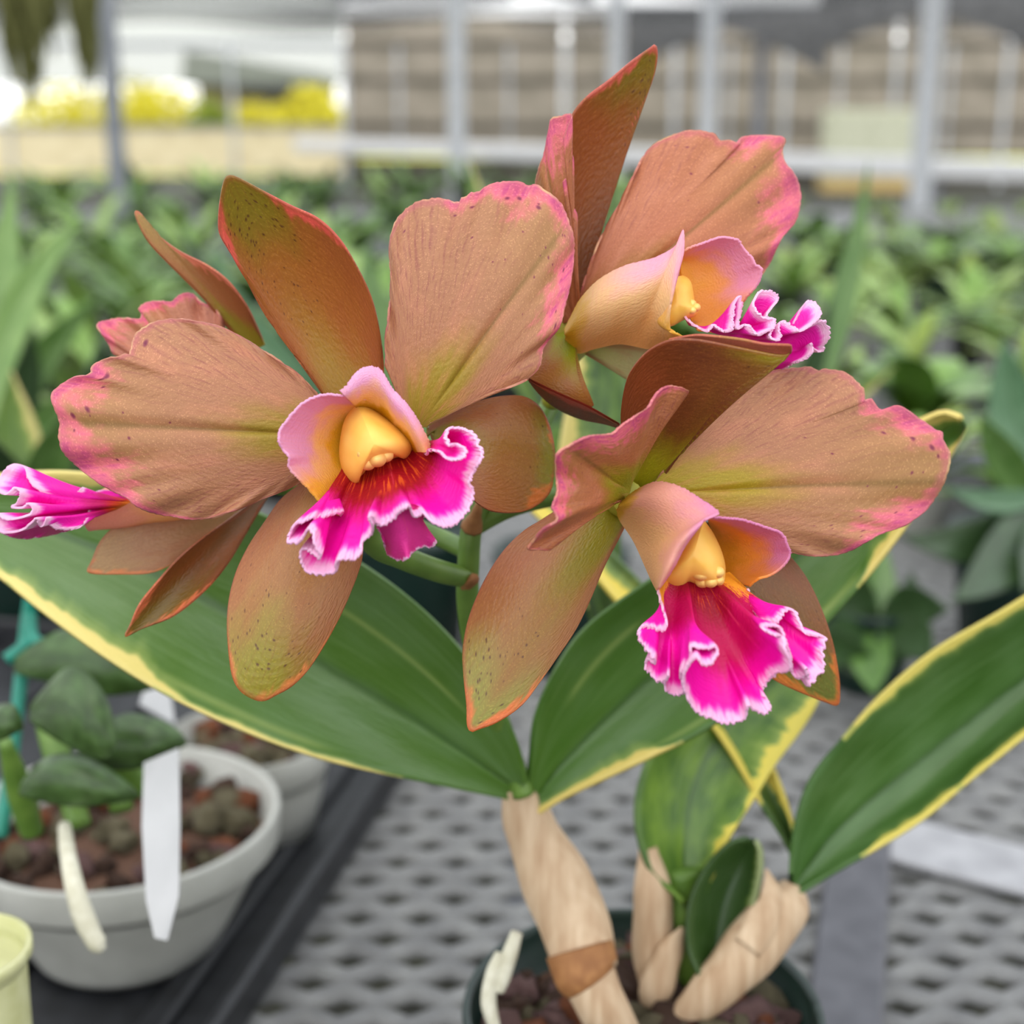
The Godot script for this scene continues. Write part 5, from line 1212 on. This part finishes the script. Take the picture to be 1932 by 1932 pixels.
func standing_plant(label: String, foot: Array, d: float, pot_r: float, leaves: Array):
	var f := at(foot[0], foot[1], d)
	var h := pot_r * 1.7
	var base := Vector3(f.x, bench_y, f.z)
	if f.z < -1.44: base.y = bench2_y
	var o := thing("bench_plant", label, "plant", base)
	put(lathe([[0.0, 0.0], [pot_r * 0.74, 0.0], [pot_r * 0.95, h * 0.9], [pot_r * 1.02, h * 0.91], [pot_r * 1.02, h], [pot_r * 0.94, h], [pot_r * 0.9, h * 0.88], [0.0, h * 0.88]], 36), "pot", M.pot_green, o)
	for q in leaves:
		var a := Vector2(q[0], q[1]); var b := Vector2(q[2], q[3])
		var dir := (b - a).normalized()
		var nrm := Vector2(-dir.y, dir.x)
		var l := []; var m := []; var e := []
		for i in 9:
			var v := i / 8.0
			var c: Vector2 = a.lerp(b, v) + nrm * (q[7] * 4.0 * v * (1.0 - v))
			var w: float = q[6] * maxf(sin(PI * pow(clampf(v * 0.95 + 0.05, 0.0, 1.0), 0.9)), 0.02)
			var dep: float = lerpf(q[4], q[5], v)
			l.append_array([c.x - nrm.x * w, c.y - nrm.y * w, dep])
			m.append_array([c.x, c.y, dep + w * 0.12])
			e.append_array([c.x + nrm.x * w, c.y + nrm.y * w, dep])
		var k := put(blade(l, m, e, 26, 9, 1.2, 0.0), "leaf", q[8], o)
		k.position = -base
		# petiole from the pot to the blade
		var foot3 := base + Vector3(0, h * 0.85, 0)
		var start := at(q[0], q[1], q[4] * MM)
		if foot3.distance_to(start) > 0.01:
			put(tube(PackedVector3Array([foot3 - base, (foot3 + start) * 0.5 - base, start - base]), [0.004, 0.004, 0.003], 8), "cane", M.stem, o)

# ---------------------------------------------------------------- the shade house
const bench2_y := 0.78
const WALL_Z := -26.0

func slab(called: String, a: Vector3, b: Vector3, m: Material, parent: Node = self) -> MeshInstance3D:       # box between two corners
	var o := put(box((b - a).abs()), called, m, parent)
	o.position = (a + b) * 0.5
	return o

func rod(called: String, a: Vector3, b: Vector3, r: float, m: Material, parent: Node = self) -> MeshInstance3D:
	var o := put(tube(PackedVector3Array([Vector3.ZERO, (b - a) * 0.5, b - a]), [r, r, r], 14, 2), called, m, parent)
	o.position = a
	return o

func build_house():
	M.steel_dark = noise_mat(Color(0.26, 0.26, 0.28), Color(0.34, 0.34, 0.36), 0.02, 10.0, 0.5)
	M.seam = noise_mat(Color(0.54, 0.54, 0.55), Color(0.66, 0.66, 0.67), 0.02, 8.0, 0.5)
	M.cream_plastic = noise_mat(Color(0.72, 0.72, 0.50), Color(0.82, 0.82, 0.64), 0.02, 20.0, 0.5)
	M.pot_black = noise_mat(Color(0.05, 0.055, 0.06), Color(0.10, 0.10, 0.11), 0.02, 10.0, 0.5)
	M.moss = noise_mat(Color(0.30, 0.30, 0.14), Color(0.46, 0.46, 0.26), 0.03, 20.0, 0.9)
	M.gravel = noise_mat(Color(0.10, 0.10, 0.09), Color(0.27, 0.27, 0.20), 0.04, 1.5, 0.95, true)
	M.lawn = noise_mat(Color(0.62, 0.64, 0.16), Color(0.80, 0.78, 0.32), 0.02, 0.6, 0.95, true)
	M.panel = noise_mat(Color(0.50, 0.47, 0.41), Color(0.62, 0.58, 0.52), 0.012, 0.6, 0.9, true)
	M.panel_pale = noise_mat(Color(0.80, 0.74, 0.58), Color(0.90, 0.85, 0.70), 0.012, 0.6, 0.9, true)
	M.panel_dark = noise_mat(Color(0.25, 0.23, 0.20), Color(0.33, 0.31, 0.27), 0.012, 0.6, 0.9, true)
	M.tan_paint = noise_mat(Color(0.72, 0.60, 0.34), Color(0.84, 0.72, 0.46), 0.02, 1.0, 0.7, true)
	M.drape = noise_mat(Color(0.30, 0.30, 0.30), Color(0.44, 0.44, 0.44), 0.02, 1.0, 0.95)
	M.white_paint = noise_mat(Color(0.80, 0.80, 0.80), Color(0.88, 0.88, 0.88), 0.02, 1.0, 0.6, true)
	M.cabinet = noise_mat(Color(0.76, 0.77, 0.66), Color(0.84, 0.84, 0.74), 0.02, 1.0, 0.6, true)
	M.cloth = noise_mat(Color(0.17, 0.17, 0.17), Color(0.24, 0.24, 0.24), 0.03, 2.0, 0.95)
	M.cloth.transparency = BaseMaterial3D.TRANSPARENCY_ALPHA
	M.cloth.albedo_color = Color(1, 1, 1, 0.42)
	M.dimming_film = mat(Color(0.60, 0.62, 0.56, 0.5), 0.6)  # added hazy sheet that tones down the white sky behind it
	M.dimming_film.transparency = BaseMaterial3D.TRANSPARENCY_ALPHA
	M.bush = noise_mat(Color(0.70, 0.66, 0.10), Color(0.86, 0.82, 0.26), 0.05, 1.0, 0.95)
	M.bush2 = noise_mat(Color(0.40, 0.48, 0.14), Color(0.58, 0.62, 0.24), 0.05, 1.0, 0.95)
	structure(box(Vector3(30, 0.2, 40)), "floor", M.gravel).position = Vector3(0, -0.1, -12)
	structure(box(Vector3(90, 0.2, 60)), "lawn", M.lawn).position = Vector3(0, -0.12, -62)
	# benches behind
	for q in [[-1.62, -3.62, -2.4, 2.4, "bench", "long grey mesh bench crowded with green potted orchids"], [-4.35, -6.25, -3.4, 3.4, "bench", "farther mesh bench of orchids standing before the white gutter"]]:
		var b := thing(q[4], q[5], "bench", Vector3(0, 0, (q[0] + q[1]) * 0.5))
		var m := put(expanded_metal(q[2], q[3], q[1], q[0], 0.06, 0.04), "mesh_top", M.mesh, b)
		m.position = Vector3(0, bench2_y, -b.position.z)
		for z in [q[0], q[1]]:
			bar(b, "frame_rail", Vector3(q[2], bench2_y - 0.025, z - b.position.z), Vector3(q[3], bench2_y - 0.025, z - b.position.z), 0.04, 0.04, M.pipe)
			for x in [q[2] + 0.1, 0.0, q[3] - 0.1]:
				bar(b, "leg", Vector3(x, 0, z - b.position.z), Vector3(x, bench2_y - 0.03, z - b.position.z), 0.04, 0.04, M.pipe)
	# posts: x, bottom y in the picture is hidden, distance, radius
	for q in [[215, 3.6, 0.023, 0, "slim grey pipe post among the green plants"], [862, 6.8, 0.042, 1, "pale grey pipe post behind the topmost bloom"], [1160, 9.5, 0.05, 1, "grey roof post behind the erect sepal"], [1335, 17.0, 0.10, 1, "pale post standing before the beige wall"], [1745, 13.0, 0.10, 1, "thick pale post beside the cream cabinet"], [1432, 22.0, 0.09, 0, "thin grey post before the beige wall"]]:
		var p := onz(q[0], 230, -q[1])
		var o := thing("roof_post", q[4], "post", Vector3(p.x, 0, -q[1]))
		rod("pipe", Vector3.ZERO, Vector3(0, 2.72, 0), q[2], M.pipe if q[3] == 0 else M.pipe_pale, o)
		put(lathe([[0.0, 0.0], [q[2] * 2.2, 0.0], [q[2] * 2.2, 0.012], [0.0, 0.012]], 20), "foot_plate", M.pipe, o)
	# far wall: beige screens between posts and rails
	var w := Node3D.new()
	w.name = "wall_back"
	w.set_meta("kind", "structure")
	add_child(w)
	var L := onz(652, 230, WALL_Z).x
	for k in 7:
		var x0 := L + k * 1.95
		slab("screen_panel", Vector3(x0 + 0.05, 0.55, WALL_Z), Vector3(x0 + 1.90, 2.04, WALL_Z - 0.03), M.panel, w)
		slab("screen_panel", Vector3(x0 + 0.05, 2.04, WALL_Z), Vector3(x0 + 1.90, 2.95, WALL_Z - 0.03), M.panel, w)
		slab("base_board", Vector3(x0, 0.0, WALL_Z), Vector3(x0 + 1.95, 0.5, WALL_Z - 0.05), M.panel_dark, w)
		slab("wall_post", Vector3(x0 - 0.04, 0.0, WALL_Z + 0.06), Vector3(x0 + 0.04, 2.5, WALL_Z - 0.06), M.pipe_pale, w)
		slab("wall_stud", Vector3(x0 + 0.93, 0.5, WALL_Z + 0.04), Vector3(x0 + 0.99, 2.45, WALL_Z - 0.02), M.pipe_pale, w)
	for q in [[0.55, 0.07], [1.05, 0.08], [1.85, 0.05], [2.45, 0.07]]:
		slab("wall_rail", Vector3(L, q[0], WALL_Z + 0.05), Vector3(L + 13.7, q[0] + q[1], WALL_Z - 0.05), M.panel_dark, w)
	# left part of the wall: low cream screen, open above but for an added film dimming the sky
	for k in 4:
		var x0 := L - 8.0 + k * 2.0
		slab("cream_screen", Vector3(x0 + 0.03, 0.25, WALL_Z), Vector3(x0 + 1.97, 1.05, WALL_Z - 0.03), M.panel_pale, w)
		slab("wall_post", Vector3(x0 - 0.03, 0.0, WALL_Z + 0.05), Vector3(x0 + 0.03, 2.5, WALL_Z - 0.05), M.pipe_pale, w)
	slab("wall_rail", Vector3(L - 8.0, 1.05, WALL_Z + 0.04), Vector3(L, 1.10, WALL_Z - 0.04), M.pipe, w)
	slab("wall_rail", Vector3(L - 8.0, 2.42, WALL_Z + 0.04), Vector3(L, 2.50, WALL_Z - 0.04), M.pipe, w)
	slab("added_film_panel", Vector3(L - 8.0, 1.80, WALL_Z + 0.02), Vector3(L, 3.4, WALL_Z - 0.02), M.dimming_film, w)
	# white gutter running before the wall
	var g := thing("white_gutter", "long white gutter running along before the beige wall", "gutter", onz(1280, 298, -17.0))
	var g0 := onz(560, 272, -23.0); var g1 := onz(2000, 325, -13.5)
	bar(g, "trough", g0 - g.position, g1 - g.position, 0.16, 0.20, M.white_paint, 0.02)
	for k in 5:
		var p := g0.lerp(g1, (k + 0.5) / 5.0)
		bar(g, "bracket", Vector3(p.x, 0.0, p.z) - g.position, p - Vector3(0, 0.1, 0) - g.position, 0.05, 0.05, M.pipe)
	# cream cabinet against the wall
	var a := onz(1565, 205, -24.5); var b2 := onz(1715, 400, -24.5)
	var cab := thing("cabinet", "pale cream cabinet standing against the far beige wall", "cabinet", Vector3((a.x + b2.x) * 0.5, 0, -24.8))
	var cw := absf(b2.x - a.x)
	slab("body", Vector3(-cw * 0.5, 0.22, -0.3), Vector3(cw * 0.5, a.y, 0.3), M.cabinet, cab)
	slab("door", Vector3(-cw * 0.46, 0.28, 0.3), Vector3(-0.01, a.y - 0.06, 0.32), M.cabinet, cab)
	slab("door", Vector3(0.01, 0.28, 0.3), Vector3(cw * 0.46, a.y - 0.06, 0.32), M.cabinet, cab)
	slab("plinth", Vector3(-cw * 0.5, 0.0, -0.3), Vector3(cw * 0.5, 0.22, 0.3), M.tan_paint, cab)
	# sagging shade cloths overhead
	for k in 10:
		var z0 := 2.0 - k * 2.6
		for side in 2:
			var x0 := -10.0 + side * 10.0
			var P := PackedVector3Array(); var U := PackedVector2Array()
			for i in 7:
				for j in 21:
					var u := i / 6.0; var v := j / 20.0
					var sag := 0.20 * 4.0 * u * (1.0 - u) + 0.10 * sin(v * TAU * 2.0 + k * 1.3 + side) * sin(PI * u)
					P.append(Vector3(x0 + 10.0 * v, 2.74 - sag, z0 - 2.25 * u))
					U.append(Vector2(u, v))
			tag(put(sheet(P, U, 7, 21), "shade_cloth", M.cloth), "sagging grey shade cloth sheet stretched between the roof pipes", "shade cloth", "shade cloth sheets of the roof")
		var rp := rod("roof_pipe", Vector3(-10, 2.76, z0), Vector3(10, 2.76, z0), 0.025, M.pipe_pale)
		rp.set_meta("kind", "structure")
	# drapes of cloth hanging at the far end on the right
	for q in [[1180, 1560, 21.36, 0.9, "grey shade cloth draped in front of the beige wall behind the topmost bloom"], [1540, 1960, 18.76, 0.75, "grey shade cloth draped above the cream cabinet"], [640, 1120, 16.16, 0.35, "narrow grey shade cloth draped beside the wall opening"]]:
		var l := onz(q[0], 100, -q[2]).x; var r := onz(q[1], 100, -q[2]).x
		var P := PackedVector3Array(); var U := PackedVector2Array()
		for i in 8:
			for j in 25:
				var u := i / 7.0; var v := j / 24.0
				var drop: float = q[3] * (0.35 + 0.65 * pow(absf(2.0 * v - 1.0), 1.3))
				P.append(Vector3(lerpf(l, r, v), 2.73 - drop * u, -q[2] + 0.03 * (1.0 + sin(v * 40.0)) * u))
				U.append(Vector2(v, u))
		var dr := thing("cloth_drape", q[4], "shade cloth", Vector3((l + r) * 0.5, 2.73, -q[2]))
		put(sheet(P, U, 8, 25, 0.004), "cloth", M.drape, dr).position = -dr.position
		rod("hanging_rail", Vector3(l - dr.position.x, 0.012, 0), Vector3(r - dr.position.x, 0.012, 0), 0.016, M.pipe, dr)
	# outside: shed with a dark pitched roof, bushes
	var s0 := onz(345, 96, -40.0); var s1 := onz(605, 140, -40.0)
	var shed := thing("shed", "low grey shed with a dark sloping roof outside the opening", "shed", Vector3((s0.x + s1.x) * 0.5, 0, -41.5))
	var half := (s1.x - s0.x) * 0.5
	slab("shed_wall", Vector3(-half * 0.85, 0.0, -1.2), Vector3(half * 0.75, s1.y - 0.15, 1.2), M.panel, shed)
	var rf := put(box(Vector3(half * 2.05, 0.9, 3.2), 0.03), "roof", M.black, shed)
	rf.position = Vector3(0, (s0.y + s1.y) * 0.5 - 0.42, 0)
	rf.rotation.z = -atan2(s0.y - s1.y, half * 2.0)
	for q in [[585, 180, 34.0, 0.9, 0], [620, 215, 33.0, 0.8, 0], [300, 190, 36.0, 1.3, 0], [395, 205, 35.0, 0.55, 1], [250, 170, 38.0, 1.2, 0], [120, 190, 36.0, 1.4, 0], [480, 215, 36.0, 0.8, 0]]:
		var c := onz(q[0], q[1], -q[2])
		var o := thing("bush", ["yellow flowering bush on the lawn outside the opening", "green bush on the lawn outside the opening"][q[4]], "bush", Vector3(c.x, 0, c.z), 0.0, ["yellow bushes outside", "green bushes outside"][q[4]])
		bush(o, c.y + q[3] * 0.3, q[3], M.bush if q[4] == 0 else M.bush2)

func bush(o: Node3D, h: float, r: float, m: Material):
	rng.seed = int(o.position.x * 1000.0) + 99
	var leaf := leaf_mesh(0.22, 0.10, 0.7)
	var mm := MultiMesh.new()
	mm.transform_format = MultiMesh.TRANSFORM_3D
	mm.mesh = leaf
	mm.instance_count = 900
	for i in 900:
		var d := Vector3(rng.randfn(), rng.randfn(), rng.randfn()).normalized() * pow(rng.randf(), 0.4)
		var p := Vector3(d.x * r, h * 0.5 + d.y * h * 0.5, d.z * r)
		mm.set_instance_transform(i, Transform3D(Basis.from_euler(Vector3(rng.randf() * TAU, rng.randf() * TAU, rng.randf() * TAU)), p))
	var f := MultiMeshInstance3D.new()
	f.name = "foliage"
	f.multimesh = mm
	f.material_override = m
	f.set_meta("kind", "stuff")
	o.add_child(f)
	rod("trunk", Vector3.ZERO, Vector3(0, h * 0.6, 0), 0.05, M.bark[1], o)
